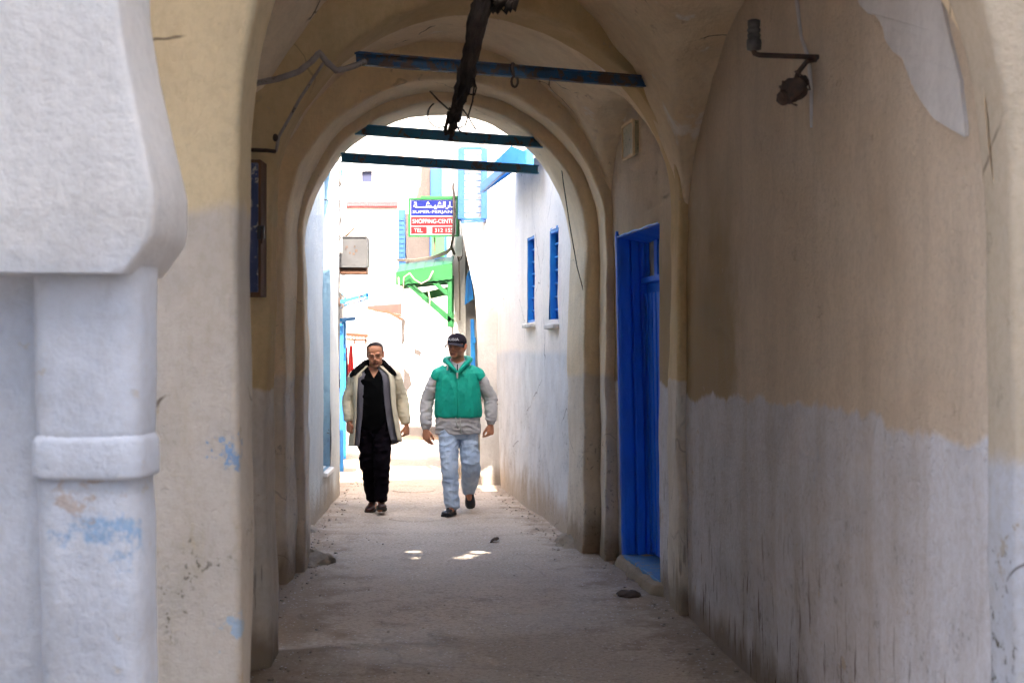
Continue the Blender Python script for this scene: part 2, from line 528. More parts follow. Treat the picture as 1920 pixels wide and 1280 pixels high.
M['manhole'] = paint('dusty_cast_iron', (0.30, 0.27, 0.24), (0.24, 0.22, 0.19), rough=0.8, scale=12.0, bump=0.5)
M['stone_bits'] = paint('loose_grit', (0.42, 0.34, 0.27), (0.30, 0.235, 0.18), rough=0.95, scale=25.0)
M['dark_litter'] = paint('brown_rag', (0.10, 0.055, 0.03), (0.06, 0.035, 0.02), rough=0.9, scale=15.0)


def ground_mat():
    n = NT('trodden_dusty_ground')
    big = n.noise(0.9, 5, 0.62)
    c = n.mix(n.step(big, 0.35, 0.68), (0.58, 0.47, 0.37), (0.46, 0.36, 0.27))
    mid = n.noise(3.4, 5, 0.65)
    c = n.mix(n.math('MULTIPLY', n.step(mid, 0.52, 0.72), 0.45), c, (0.26, 0.19, 0.145))
    c = n.mix(n.math('MULTIPLY', n.step(mid, 0.42, 0.28), 0.5), c, (0.50, 0.44, 0.39))
    xyz = n.sep()
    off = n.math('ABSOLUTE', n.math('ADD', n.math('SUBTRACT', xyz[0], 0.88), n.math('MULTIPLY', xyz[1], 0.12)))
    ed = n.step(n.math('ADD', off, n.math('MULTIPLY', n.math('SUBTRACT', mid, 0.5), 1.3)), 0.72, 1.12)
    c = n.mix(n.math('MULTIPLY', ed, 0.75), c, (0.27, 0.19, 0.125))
    s1 = big
    spk = n.voronoi(26.0)
    m = n.math('MULTIPLY', n.step(spk, 0.20, 0.08), n.step(n.math('ADD', n.math('MULTIPLY', mid, 0.6), n.math('MULTIPLY', big, 0.4)), 0.42, 0.52))
    c = n.mix(n.math('MULTIPLY', m, 0.9), c, (0.84, 0.83, 0.84))
    gr = n.noise(38.0, 3, 0.75)
    c = n.mix(n.math('MULTIPLY', n.step(gr, 0.46, 0.64), 0.45), c, (0.20, 0.145, 0.11))
    c = n.mix(n.math('MULTIPLY', n.step(gr, 0.42, 0.30), 0.35), c, (0.62, 0.56, 0.50))
    wv = n.vadd(n.pos, n.vscale(0.3, n.noise(1.7, 3, 0.6, color=True)))
    cr = n.voronoi(0.55, 'DISTANCE_TO_EDGE', wv)
    cm = n.math('MULTIPLY', n.step(cr, 0.007, 0.002), n.step(s1, 0.54, 0.60))
    c = n.mix(n.math('MULTIPLY', cm, 0.3), c, (0.14, 0.10, 0.075))
    h = n.noise(14.0, 5, 0.75)
    r = n.math('SUBTRACT', 0.9, n.math('MULTIPLY', n.step(big, 0.45, 0.65), 0.22))
    return n.out(c, r, n.bump(h, 0.7, 0.012), spec=0.3)


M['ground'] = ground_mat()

# ------------------------------------------------------------------ ground
def ground_z(x, y):
    a = noise.noise(Vector((x * 0.55, y * 0.4, 3.1))) * 0.022 + noise.noise(Vector((x * 2.1, y * 1.7, 9.0))) * 0.007
    near = max(0.0, 1 - max(abs(x) - 6, abs(y - 14) - 16, 0) / 6)
    return (a + noise.noise(Vector((x * 9, y * 7, 1.0))) * 0.0025) * near


def spread(lo, hi, step, far):
    c = lin(lo, hi, int((hi - lo) / step))
    g, a, b = step, [], []
    x = lo
    while x > -far:
        g *= 1.6
        x -= g
        a.append(x)
    g, x = step, hi
    while x < far:
        g *= 1.6
        x += g
        b.append(x)
    return a[::-1] + c + b


gm = MB()
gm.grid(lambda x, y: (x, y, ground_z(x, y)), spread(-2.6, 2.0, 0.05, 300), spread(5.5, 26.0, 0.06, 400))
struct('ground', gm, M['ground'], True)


# ------------------------------------------------------------------ masonry helpers
def lerp2(a, b, t):
    return (a[0] + (b[0] - a[0]) * t, a[1] + (b[1] - a[1]) * t)


def arch_block(Ln, Rn, Lf, Rf, zsL, zsR, rise, margin, pinch=0.0, nz=26, na=56, rr=0.03, power=2.0, flush_r=False):
    """a wall pierced by an arch: front face, rounded edge, soffit and jambs, rear face"""
    mb = MB()
    T = 0.5 * (math.hypot(Lf[0] - Ln[0], Lf[1] - Ln[1]) + math.hypot(Rf[0] - Rn[0], Rf[1] - Rn[1]))
    ex = Vector((Rn[0] - Ln[0], Rn[1] - Ln[1]))
    W = ex.length
    ex.normalize()
    prof = []
    for i in range(nz):
        s = i / nz
        pin = pinch * (1 - s ** 6)
        prof.append((pin / W, s * (zsL + 0.12) - 0.12, -1.0, 0.0))
    for i in range(na + 1):
        th = math.pi * (1 - i / na)
        c, s = math.cos(th), math.sin(th)
        q = (abs(c) ** power + abs(s) ** power) ** (-1 / power)
        prof.append((0.5 + 0.5 * c * q, None, c, s, rise * s * q))
    for i in range(nz, -1, -1):
        s = i / nz
        if i == nz: continue
        pin = pinch * (1 - s ** 6)
        prof.append((1 - pin / W, s * (zsR + 0.12) - 0.12, 1.0, 0.0))
    rows = [(margin * k, 0.0) for k in (1.0, 0.8, 0.62, 0.46, 0.33, 0.22, 0.13)] + [(rr * 1.6, 0.0), (rr * 0.8, rr * 0.08), (rr * 0.3, rr * 0.3), (rr * 0.08, rr * 0.8), (0.0, rr * 1.6)]
    nsof = max(3, int(T / 0.06))
    rows += [(0.0, rr * 1.6 + (T - 3.2 * rr) * k / nsof) for k in range(1, nsof + 1)]
    rows += [(rr * 0.3, T - rr * 0.3), (rr * 1.6, T)] + [(margin * k, T) for k in (0.15, 0.35, 0.6, 1.0)]

    def fn(i, j):
        p = prof[int(i)]
        o, tm = rows[int(j)]
        t = tm / T
        u = p[0]
        a = lerp2(Ln, Rn, u)
        b = lerp2(Lf, Rf, u)
        x, y = lerp2(a, b, t)
        z = p[1] if p[1] is not None else zsL + (zsR - zsL) * u + p[4]
        return (x + ex.x * o * p[2], y + ex.y * o * p[2], z + o * p[3])
    mb.grid(fn, list(range(len(prof))), list(range(len(rows))))
    return mb


def wall_grid(A, B, z0, z1, res=0.08, At=None, Bt=None, holes=(), zres=None, mb=None):
    """a wall from A to B; z1 is a height or a function of the run; holes are (s0, s1, z0, z1)"""
    mb = mb or MB()
    L = math.hypot(B[0] - A[0], B[1] - A[1])
    f1 = z1 if callable(z1) else (lambda s: z1)
    zt = max(f1(i / 40) for i in range(41))
    At, Bt = At or A, Bt or B
    ss = lin(0, 1, max(2, int(L / res)))
    zs = lin(z0, zt, max(2, int((zt - z0) / (zres or res))))
    for h in holes:
        for k in (h[0], h[1]):
            i = min(range(len(ss)), key=lambda q: abs(ss[q] - k))
            ss[i] = k
        for k in (h[2], h[3]):
            i = min(range(len(zs)), key=lambda q: abs(zs[q] - k))
            zs[i] = k

    def fn(s, z):
        zz = min(z, f1(s)) if callable(z1) else z
        k = (zz - z0) / (zt - z0)
        a = lerp2(A, At, k)
        b = lerp2(B, Bt, k)
        x, y = lerp2(a, b, s)
        return (x, y, zz)
    skip = (lambda s, z: any(h[0] < s < h[1] and h[2] < z < h[3] for h in holes)) if holes else None
    return mb.grid(fn, ss, zs, skip)


def reveal(A, B, hole, depth, mb=None, back=False):
    """the four inner faces of an opening in the wall from A to B; depth runs to the wall's right-hand side"""
    mb = mb or MB()
    s0, s1, z0, z1 = hole
    ex = Vector((B[0] - A[0], B[1] - A[1])).normalized()
    n = Vector((ex.y, -ex.x)) * depth
    p0, p1 = lerp2(A, B, s0), lerp2(A, B, s1)
    q0, q1 = (p0[0] + n.x, p0[1] + n.y), (p1[0] + n.x, p1[1] + n.y)
    v = [(*p0, z0), (*p1, z0), (*p1, z1), (*p0, z1), (*q0, z0), (*q1, z0), (*q1, z1), (*q0, z1)]
    mb.add(v, [(0, 1, 5, 4), (1, 2, 6, 5), (2, 3, 7, 6), (3, 0, 4, 7)] + ([(4, 5, 6, 7)] if back else []))
    return mb


def solid(poly, z0, z1, mb=None):
    """a plain prism over a ground polygon"""
    mb = mb or MB()
    n = len(poly)
    mb.add([(*p, z0) for p in poly] + [(*p, z1) for p in poly],
           [tuple(range(n))[::-1], tuple(range(n, 2 * n))] + [(i, (i + 1) % n, n + (i + 1) % n, n + i) for i in range(n)])
    return mb


# ------------------------------------------------------------------ the portal in front: horseshoe arch on engaged columns
portal = thing('horseshoe_arch_portal', 'bluish white horseshoe arch with flared springer on a round engaged column, at left foreground', 'archway', (-1.0, 3.45, 0))
YF, YB = 3.28, 3.66
CX, CZ, RR_ = 1.664, 2.76, 2.60
ZS = 2.0
pm = MB()
th0 = math.pi + math.asin((CZ - ZS) / RR_)
angs = lin(th0, -(th0 - math.pi), 64)
prof = [(CX + RR_ * math.cos(a), CZ + RR_ * math.sin(a), math.cos(a) if math.sin(a) > 0 else math.copysign(1.0, math.cos(a)), max(0.0, math.sin(a))) for a in angs]
xsl, xsr = prof[0][0], prof[-1][0]
toe = [(0.070, 1.80), (0.064, 1.802), (0.044, 1.828), (0.010, 1.876), (0.003, 1.892), (0.0, 1.92), (0.0, 1.96)]
prof = [(xsl - o, z, -1.0, 0.0) for o, z in toe] + prof + [(xsr + o, z, 1.0, 0.0) for o, z in toe[::-1]]
rows = [(0.9, YF), (0.6, YF), (0.35, YF), (0.2, YF), (0.1, YF), (0.04, YF), (0.012, YF), (0.003, YF + 0.003), (0.0, YF + 0.012)] + [(0.0, y) for y in lin(YF + 0.04, YB - 0.04, 7)] + [(0.0, YB - 0.012), (0.003, YB - 0.003), (0.012, YB), (0.2, YB), (0.5, YB), (0.9, YB)]
pm.grid(lambda i, j: (prof[int(i)][0] + prof[int(i)][2] * rows[int(j)][0], rows[int(j)][1], max(prof[int(i)][1] + prof[int(i)][3] * rows[int(j)][0], 1.80)),
        list(range(len(prof))), list(range(len(rows))))
for (xa, xb) in ((xsl - 0.97, xsl - 0.07), (xsr + 0.07, xsr + 0.97)):
    pm.grid(lambda x, y: (x, y, 1.80), lin(xa, xb, 12), lin(YF, YB, 6))
pm.rough(0.02, 0.012, 0.004)
pm.build('arch_ring', M['portal'], portal, True)
for sgn in (-1, 1):
    xs = CX + sgn * RR_ * math.cos(math.asin((CZ - ZS) / RR_))       # springing point
    xc = xs + sgn * 0.178
    cm = MB()
    prof_c = [(0.121, z) for z in lin(-0.1, 1.33, 40)]
    cm.lathe(prof_c, (xc, 3.46, 0), 40, sq=4.2)
    cm.rough(0.014, 0.010, 0.004)
    cm.build('column_shaft', M['portal'], portal, True)
    cu = MB()
    cu.lathe([(0.124, 1.38)] + [(0.124 + 0.005 * k / 8, 1.38 + 0.44 * k / 8) for k in range(1, 9)], (xc - sgn * 0.0, 3.46, 0), 40, sq=4.6)
    cu.rough(0.014, 0.006, 0.002)
    cu.build('column_neck', M['portal'], portal, True)
    cb = MB()
    cb.lathe([(0.120, 1.318), (0.130, 1.3185), (0.1325, 1.321), (0.133, 1.33), (0.1325, 1.404), (0.129, 1.412), (0.122, 1.424)], (xc, 3.46, 0), 56, sq=4.6)
    cb.rough(0.014, 0.006, 0.002)
    cb.build('column_collar', M['portal'], portal, True)
    wm = MB()
    x0, x1 = (xs - 2.2, xc - 0.05) if sgn < 0 else (xc + 0.06, xs + 2.2)
    wm.grid(lambda x, z: (x, 3.42, z), lin(x0, x1, 20), lin(-0.1, 1.81, 20))
    wm.grid(lambda x, z: (x, 3.64, z), lin(x0, x1, 6), lin(-0.1, 1.81, 6))
    xe = x1 if sgn < 0 else x0
    wm.grid(lambda y, z: (xe, y, z), lin(3.42, 3.64, 3), lin(-0.1, 1.81, 14))
    wm.rough(0.018, 0.007, 0.002)
    wm.build('side_wall', M['portal'], portal, True)
um = MB()
um.box((CX - RR_ - 1.6, YF + 0.01, 2.0), (CX - RR_ - 0.75, YB - 0.01, 5.4))
um.box((CX + RR_ + 0.75, YF + 0.01, 2.0), (CX + RR_ + 1.6, YB - 0.01, 5.4))
um.box((CX - RR_ - 0.75, YF + 0.01, 5.3), (CX + RR_ + 0.75, YB - 0.01, 5.42))
um.build('upper_wall', M['portal'], portal, False, 0.02)

# ------------------------------------------------------------------ the vaulted passage
def RWX(d):                           # the passage's long right wall
    return 1.595 - 0.0586 * d


passage = thing('vaulted_passage', 'dim plastered passage of cross vaults and three skewed arches around the walkway', 'passage', (0, 8, 0))
# first arch: wide front arch whose left pier faces the viewer
a1 = arch_block((wx(452, 4.6), 4.6), (RWX(3.86) - 0.006, 3.86), (wx(476, 4.95), 4.95), (RWX(4.07) - 0.006, 4.07), 2.30, 2.04, 1.42, 1.25, rr=0.022)
a1.rough(0.016, 0.007, 0.002)
a1.build('arch', M['front'], passage, True)
# second arch
L2n, L2f, R2n, R2f = (wx(505, 7.26), 7.26), (wx(519, 7.70), 7.70), (1.018, 8.75), (1.010, 9.2)
a2 = arch_block(L2n, R2n, L2f, R2f, 2.36, 2.47, 1.16, 0.55, rr=0.035)
a2.rough(0.026, 0.014, 0.003)
a2.build('arch', M['ochre'], passage, True)
# third arch in two orders
L3n, L3f, R3n, R3f = (wx(533, 9.8), 9.8), (wx(555, 10.34), 10.34), (0.71, 10.9), (0.69, 11.34)
a3 = arch_block(L3n, R3n, L3f, R3f, 2.42, 2.50, 1.12, 0.6, rr=0.03)
a3.rough(0.03, 0.016, 0.004)
a3.build('arch', M['arch'], passage, True)
L4n, L4f, R4n, R4f = (wx(562, 10.3), 10.3), (wx(573, 10.85), 10.85), (0.595, 11.3), (0.485, 12.0)
a4 = arch_block(L4n, R4n, L4f, R4f, 2.36, 2.44, 1.10, 0.8, pinch=0.035, rr=0.03)
a4.rough(0.025, 0.015, 0.004)
a4.build('arch', M['arch'], passage, True)


def vault(ln, rn, lf, rf, zs, hu, hv, res=0.045, drop=None):
    mb = MB()

    def fn(u, v):
        a, b = lerp2(ln, rn, u), lerp2(lf, rf, u)
        x, y = lerp2(a, b, v)
        z1 = hu * math.sqrt(max(0, 1 - (2 * u - 1) ** 2))
        z2 = hv * math.sqrt(max(0, 1 - (2 * v - 1) ** 2))
        k = 14.0
        m = math.log(math.exp(k * (z1 - 2)) + math.exp(k * (z2 - 2))) / k + 2
        return (x, y, zs + m)
    nu = int(math.hypot(rn[0] - ln[0], rn[1] - ln[1]) / res)
    nv = int(math.hypot(rf[0] - rn[0], rf[1] - rn[1]) / res)
    cosw = lambda n: [0.5 - 0.5 * math.cos(math.pi * (0.06 + 0.88 * i / n)) for i in range(n + 1)]
    us = [-0.03, 0.0] + cosw(nu)[0:] + [1.0, 1.03]
    vs_ = [0.0] + cosw(nv)[0:] + [1.0]
    mb.grid(fn, us, vs_)
    if drop: mb.f = [f for f in mb.f if not drop(mb, f)]
    mb.m = [0] * len(mb.f)
    return mb


FLECKS = []  # sun spots on the floor; holes are added in the vault to throw them
for (px, py, r) in ((779, 1033, 0.036), (784, 1046, 0.040), (815, 1052, 0.046), (868, 1046, 0.046), (880, 1042, 0.036), (900, 1035, 0.044)):
    FLECKS.append((wx(px, gd(py)), gd(py), r * 1.45))


def fleck_hole(mb, f):
    """marks vault faces cut away as unseen holes, aimed to throw the sun flecks"""
    c = sum((Vector(mb.v[i]) for i in f), Vector()) / len(f)
    g = c - TO_SUN * (c.z / TO_SUN.z)
    return any(math.hypot(g.x - x, (g.y - y) * 0.8) < r for x, y, r in FLECKS)


B1 = ((-1.36, 4.75), (RWX(3.98), 3.98), (-1.44, 7.45), (RWX(8.95), 8.95))
v1 = vault(*B1, 2.02, 1.85, 1.42, 0.04, fleck_hole)
v1.rough(0.03, 0.026, 0.005)
v1.build('vault', M['vault'], passage, True)
w = wall_grid((RWX(3.98), 3.98), (RWX(8.95), 8.95), -0.12, lambda s: 2.03 + 1.42 * math.sqrt(max(0, 1 - (2 * s - 1) ** 2)) + 0.35, 0.05)
w.rough(0.016, 0.009, 0.002)
w.build('long_wall', M['right'], passage, True)
w = wall_grid((-1.36, 4.75), (-1.44, 7.45), -0.12, lambda s: 2.03 + 1.42 * math.sqrt(max(0, 1 - (2 * s - 1) ** 2)) + 0.35, 0.08)
w.rough(0.018, 0.007, 0.002)
w.build('bay_wall', M['vault'], passage, True)
# second bay, with the doorway in its right wall
B2 = ((-1.66, 7.6), (1.045, 9.05), (-1.70, 10.0), (0.80, 11.05))
v2 = vault(*B2, 2.30, 1.55, 1.10, 0.05)
v2.rough(0.025, 0.022, 0.004)
v2.build('vault', M['vault'], passage, True)
DA, DB, DBt = (1.045, 9.05), (0.815, 11.05), (0.72, 11.05)
DOOR = (0.215, 0.835, 0.07, 2.46)
w = wall_grid(DA, DB, -0.12, lambda s: 2.32 + 1.10 * math.sqrt(max(0, 1 - (2 * s - 1) ** 2)) + 0.35, 0.045, DA, DBt, [DOOR])
w.rough(0.014, 0.007, 0.002)
w.build('door_wall', M['right'], passage, True)
w = wall_grid((-1.66, 7.6), (-1.70, 10.0), -0.12, lambda s: 2.32 + 1.10 * math.sqrt(max(0, 1 - (2 * s - 1) ** 2)) + 0.35, 0.08)
w.rough(0.018, 0.007, 0.002)
w.build('bay_wall', M['arch'], passage, True)
# plaster footings heaped against the exit piers
for (px, py, sx, sy, sz) in ((586, 1054, 0.17, 0.26, 0.10), (1072, 1020, 0.15, 0.28, 0.11)):
    d = gd(py)
    fm = MB()
    fm.ell((wx(px, d), d, -0.025), (sx, sy, sz), nu=40, nv=28)
    out = []
    for p in fm.v:
        q = Vector(p)
        out.append(tuple(q + noise.noise_vector(q * 6) * 0.06 + noise.noise_vector(q * 21) * 0.022 + noise.noise_vector(q * 50) * 0.008))
    fm.v = out
    fm.build('footing', M['arch'], passage, True)
# doorstep ledge
st = MB()


def ledge(u, v):
    """front and top of the ledge as one rounded sheet: u along the wall, v from the ground up and in"""
    y = 9.34 + 1.55 * u
    xf = 0.955 - 0.185 * u + 0.02 * noise.noise(Vector((u * 5, 0.0, 2.0)))
    xf += 0.14 * (max(0.0, 1 - u * 9) ** 2 + max(0.0, 1 - (1 - u) * 9) ** 2)
    prof_ = [(-0.03, -0.06), (-0.012, 0.02), (0.0, 0.05), (0.02, 0.066), (0.06, 0.071), (0.18, 0.072), (0.34, 0.072)]
    k = v * (len(prof_) - 1)
    i = min(int(k), len(prof_) - 2)
    f = k - i
    o = prof_[i][0] + (prof_[i + 1][0] - prof_[i][0]) * f
    z = prof_[i][1] + (prof_[i + 1][1] - prof_[i][1]) * f
    return (xf + o, y, z + 0.012 * noise.noise(Vector((u * 9, v * 4, 5.0))))


st.grid(ledge, lin(0, 1, 60), lin(0, 1, 24))
st.rough(0.0, 0.012, 0.006)
st.build('doorstep', M['arch'], passage, True)
# ragged raised skim of newer plaster high on the right wall
edge = [(1612, -30), (1618, 6), (1632, 22), (1650, 28), (1662, 52), (1668, 78), (1684, 98), (1700, 108), (1712, 140), (1722, 166), (1738, 196), (1762, 226), (1795, 246), (1824, 262), (1812, 160), (1790, 70), (1772, -30)]


def on_right_wall(px, py, off=0.0):
    k = (px - 960) / F
    d = 1.595 / (k + 0.0586)
    return Vector((RWX(d) - off, d, wz(py, d)))


def skim_patch(edge, name, mat, off, parent):
    n = len(edge)
    pts = []
    for i in range(n):
        a, b = edge[i], edge[(i + 1) % n]
        for k in range(5):
            t = k / 5
            jx = noise.noise(Vector((i * 1.7 + t * 3, 1.1, off * 100))) * 4
            pts.append((a[0] + (b[0] - a[0]) * t + jx, a[1] + (b[1] - a[1]) * t + jx * 0.7))
    mb = MB()
    top = [on_right_wall(x, y, off) for x, y in pts]
    bot = [on_right_wall(x, y, -0.03) for x, y in pts]
    k = len(pts)
    mb.add(top + bot, [tuple(range(k))] + [(i, (i + 1) % k, k + (i + 1) % k, k + i) for i in range(k)])
    mb.rough(0.016, 0.009, 0.0)
    return mb.build(name, mat, parent, False, 0.004, 2)


M['skim'] = plaster('newer_grey_skim', (0.70, 0.67, 0.64), (0.64, 0.60, 0.57), dirt_z=0.1, bump=0.6, seed=91.0)
skim_patch(edge, 'skim_coat', M['skim'], 0.012, passage)
solid([(-3.2, 3.2), (4.8, 3.2), (4.8, 4.5), (-3.2, 5.3)], 4.35, 4.5).build('roof', M['roof'], passage)  # unseen slab added to cut overhead light on the left pier
# unseen storey over the inner passage, stepped in height to shade the alley
up = thing('unseen_shading_storey', 'unseen white upper storey on top of the passage, shaped to shade the alley', 'house', (0, 11, 4))
um = solid([(-5.0, 9.0), (0.40, 9.97), (0.40, 11.75), (-1.9, 10.75), (-5.0, 10.6)], 3.95, 5.9)
um.build('tall_block', M['lane_white'], up)
um = solid([(0.402, 9.97), (4.6, 11.2), (4.6, 13.0), (1.2, 12.2), (0.402, 11.75)], 3.95, 4.25)
um.build('low_block', M['lane_white'], up)
um = solid([(-5.0, 9.0), (-1.78, 9.0), (-1.78, 10.9), (-5.0, 10.9)], -0.1, 3.948)
um.build('flank', M['lane_white'], up)
um = solid([(1.35, 11.3), (4.6, 11.3), (4.6, 12.3), (1.1, 12.3)], -0.1, 3.948)
um.build('flank', M['lane_white'], up)
um = solid([(1.36, 9.0), (4.6, 9.0), (4.6, 11.29), (1.15, 11.29)], -0.1, 3.94)
um.build('flank', M['lane_white'], up)
# added unseen houses round the lane, blocking the sun and some sky light
hb = thing('unseen_blocker_house', 'unseen tall white house added behind the viewer to block the sun', 'house', (0, -4, 0))
solid([(-9, -5.0), (9, -5.0), (9, -2.0), (-9, -2.0)], -0.1, 12.0).build('wall', M['lane_white'], hb)
solid([(-9.2, -5.2), (9.2, -5.2), (9.2, -1.85), (-9.2, -1.85)], 12.002, 12.2).build('cornice', M['lane_white'], hb)
for x in (-2.4, 0.0, 2.4):
    MB().box((x - 0.45, -2.02, 3.4), (x + 0.45, -1.95, 5.0)).build('shutter', M['blue_paint'], hb, False, 0.01)
for (x0, x1, lab, nm) in ((-7.0, -2.7, 'unseen white house added left of the viewer to dim the lane', 'a'), (4.3, 8.2, 'unseen white house added right of the viewer to dim the lane', 'b')):
    h_ = thing('unseen_lane_house', lab, 'house', ((x0 + x1) / 2, 1, 0))
    solid([(x0, -1.8), (x1, -1.8), (x1, 3.2), (x0, 3.2)], -0.1, 8.5).build('wall', M['lane_white'], h_)
    solid([(x0 - 0.1, -1.8), (x1 + 0.1, -1.8), (x1 + 0.1, 3.25), (x0 - 0.1, 3.25)], 8.502, 8.65).build('cornice', M['lane_white'], h_)

# ------------------------------------------------------------------ alley houses
def house_box(parent, poly, z0, z1, mat, name='wall'):
    return solid(poly, z0, z1).build(name, mat, parent)


# right: low white house with two narrow windows
rh = thing('low_white_house', 'low white house with pale blue dado and two narrow blue windows, right of the alley', 'house', (1.5, 14, 0))
RA, RB, RBt = (0.57, 11.75), (-0.12, 16.6), (-0.285, 17.75)
RL = math.hypot(RB[0] - RA[0], RB[1] - RA[1])


def rs(px):
    """run along the right house wall at a photo column"""
    k = (px - 960) / F
    m = (RB[0] - RA[0]) / (RB[1] - RA[1])
    d = (RA[0] - m * RA[1]) / (k - m)
    return (d - RA[1]) / (RB[1] - RA[1]), d


holes = []
for (pa, pb, z0, z1) in ((1047, 1031, 1.865, 2.72), (1003, 989, 1.895, 2.76)):
    holes.append((rs(pa)[0], rs(pb)[0], z0, z1))
wm = wall_grid(RA, RB, -0.12, 3.52, 0.06, holes=holes)
rk = lambda p: max(0.0, ((p[1] - RA[1]) / (RB[1] - RA[1]) - 0.80) / 0.20) * (p[2] / 3.5)
wm.v = [(p[0] + (RBt[0] - RB[0]) * rk(p), p[1] + (RBt[1] - RB[1]) * rk(p), p[2]) for p in wm.v]      # the far end leans away
wm.rough(0.022, 0.008, 0.002)
wm.build('alley_wall', M['alley_right'], rh, True)
house_box(rh, [(0.95, 11.9), (4.4, 12.3), (4.2, 17.6), (0.30, 17.4)], -0.1, 3.45, M['white_house'], 'wall')
house_box(rh, [(0.60, 11.9), (4.45, 12.32), (4.25, 17.75), (-0.20, 17.7)], 3.46, 3.56, M['roof'], 'roof')
for i, h in enumerate(holes):
    ex = Vector((RB[0] - RA[0], RB[1] - RA[1])).normalized()
    nn = Vector((ex.y, -ex.x))
    rv = reveal(RA, RB, h, 0.16)
    fr = rv.build('window', M['blue_light'], rh)
    p0, p1 = Vector(lerp2(RA, RB, h[0])), Vector(lerp2(RA, RB, h[1]))
    f = MB()
    for (a, b) in (((p0, h[2]), (p0, h[3])), ((p1, h[2]), (p1, h[3])), ((p0, h[2]), (p1, h[2])), ((p0, h[3]), (p1, h[3]))):
        qa = Vector((*(a[0] + nn * 0.03), a[1]))
        qb = Vector((*(b[0] + nn * 0.03), b[1]))
        f.bar(qa, qb, 0.05, 0.05, (nn.x, nn.y, 0))
    f.build('frame', M['blue_paint'], fr)
    bk = MB()
    bk.hexa([(*(p0 + nn * 0.15), h[2]), (*(p1 + nn * 0.15), h[2]), (*(p1 + nn * 0.19), h[2]), (*(p0 + nn * 0.19), h[2]),
             (*(p0 + nn * 0.15), h[3]), (*(p1 + nn * 0.15), h[3]), (*(p1 + nn * 0.19), h[3]), (*(p0 + nn * 0.19), h[3])])
    bk.build('shutter', M['blue_paint'], fr)
    for k in range(1, 7):
        z = h[2] + (h[3] - h[2]) * k / 7
        b = MB()
        b.tube([(*(p0 + nn * 0.05), z), (*(p1 + nn * 0.05), z)], 0.011, 6)
        b.build('bar', M['blue_paint'], fr, True)
    s = MB()
    q0, q1 = p0 - nn * 0.02 - ex * 0.03, p1 - nn * 0.02 + ex * 0.03
    s.bar((*q0, h[2] - 0.035), (*q1, h[2] - 0.035), 0.07, 0.04)
    s.build('sill', M['white_house'], fr, False, 0.008)
# blue boarded hood over the wall
hood = thing('blue_window_hood', 'sloping blue board hood jutting from the top of the low white house', 'awning', (0.1, 14.4, 3.4))
for k in range(5):
    d0 = 13.55 + k * 0.36
    xw = RA[0] + (d0 - RA[1]) * (RB[0] - RA[0]) / (RB[1] - RA[1])
    b = MB()
    b.hexa([(xw - 0.36, d0, 3.36), (xw + 0.06, d0, 3.66), (xw + 0.02, d0 + 0.345, 3.66), (xw - 0.40, d0 + 0.345, 3.36),
            (xw - 0.36, d0, 3.385), (xw + 0.06, d0, 3.685), (xw + 0.02, d0 + 0.345, 3.685), (xw - 0.40, d0 + 0.345, 3.385)])
    b.build('board', M['blue_light'], hood)
xw = RA[0] + (13.5 - RA[1]) * (RB[0] - RA[0]) / (RB[1] - RA[1])
for d0 in (13.5, 15.38):
    x = RA[0] + (d0 - RA[1]) * (RB[0] - RA[0]) / (RB[1] - RA[1])
    b = MB()
    b.bar((x - 0.37, d0, 3.35), (x + 0.06, d0, 3.65), 0.05, 0.07)
    b.build('rafter', M['blue_light'], hood)
b = MB()
b.bar((xw - 0.38, 13.5, 3.36), (xw - 0.65, 15.4, 3.36), 0.03, 0.09)
b.build('fascia', M['blue_light'], hood)

d = 13.42
cheek = [P(928, 303, d), P(958, 274, d), P(1000, 290, d), P(1000, 319, d), P(928, 316, d)]
MB().add(cheek + [p + Vector((0, 0.03, 0)) for p in cheek], [(0, 1, 2, 3, 4), (9, 8, 7, 6, 5)] + [(i, (i + 1) % 5, 5 + (i + 1) % 5, 5 + i) for i in range(5)]).build('cheek_board', M['blue_light'], hood, False, 0.003)

# the sunlit white pier behind it, and what hangs on it
pier = thing('sunlit_white_pier', 'bare white buttress in full sun beyond the low white house', 'wall', (-0.3, 17, 0))
d = 17.0
pm = MB()
edge_px = [(-0.1, 905), (0.3, 902), (1.43, 897), (1.97, 894), (2.25, 890), (2.6, 881), (3.0, 868), (7.0, 862)]
x01, x11 = wx(952, d), wx(930, d)


def pier_left(z):
    for (z0, p0), (z1, p1) in zip(edge_px, edge_px[1:]):
        if z <= z1: return wx(p0 + (p1 - p0) * (z - z0) / (z1 - z0), d)
    return wx(862, d)


pm.grid(lambda u, z: (pier_left(z) * (1 - u) + (x01 + (x11 - x01) * z / 5.0) * u, d, z), lin(0, 1, 8), lin(-0.1, 6.3, 60))
pm.grid(lambda y, z: (pier_left(z), y, z), lin(d, d + 1.6, 10), lin(-0.1, 6.3, 60))
pm.rough(0.03, 0.01, 0.002)
pm.build('face', M['white_house'], pier, True)
solid([(-0.36, 17.08), (3.6, 17.75), (3.6, 20), (-0.36, 20)], 3.0, 6.28).build('body', M['white_house'], pier)
solid([(-0.22, 17.06), (0.5, 17.75), (0.5, 20), (-0.22, 20)], -0.1, 2.998).build('body', M['white_house'], pier)

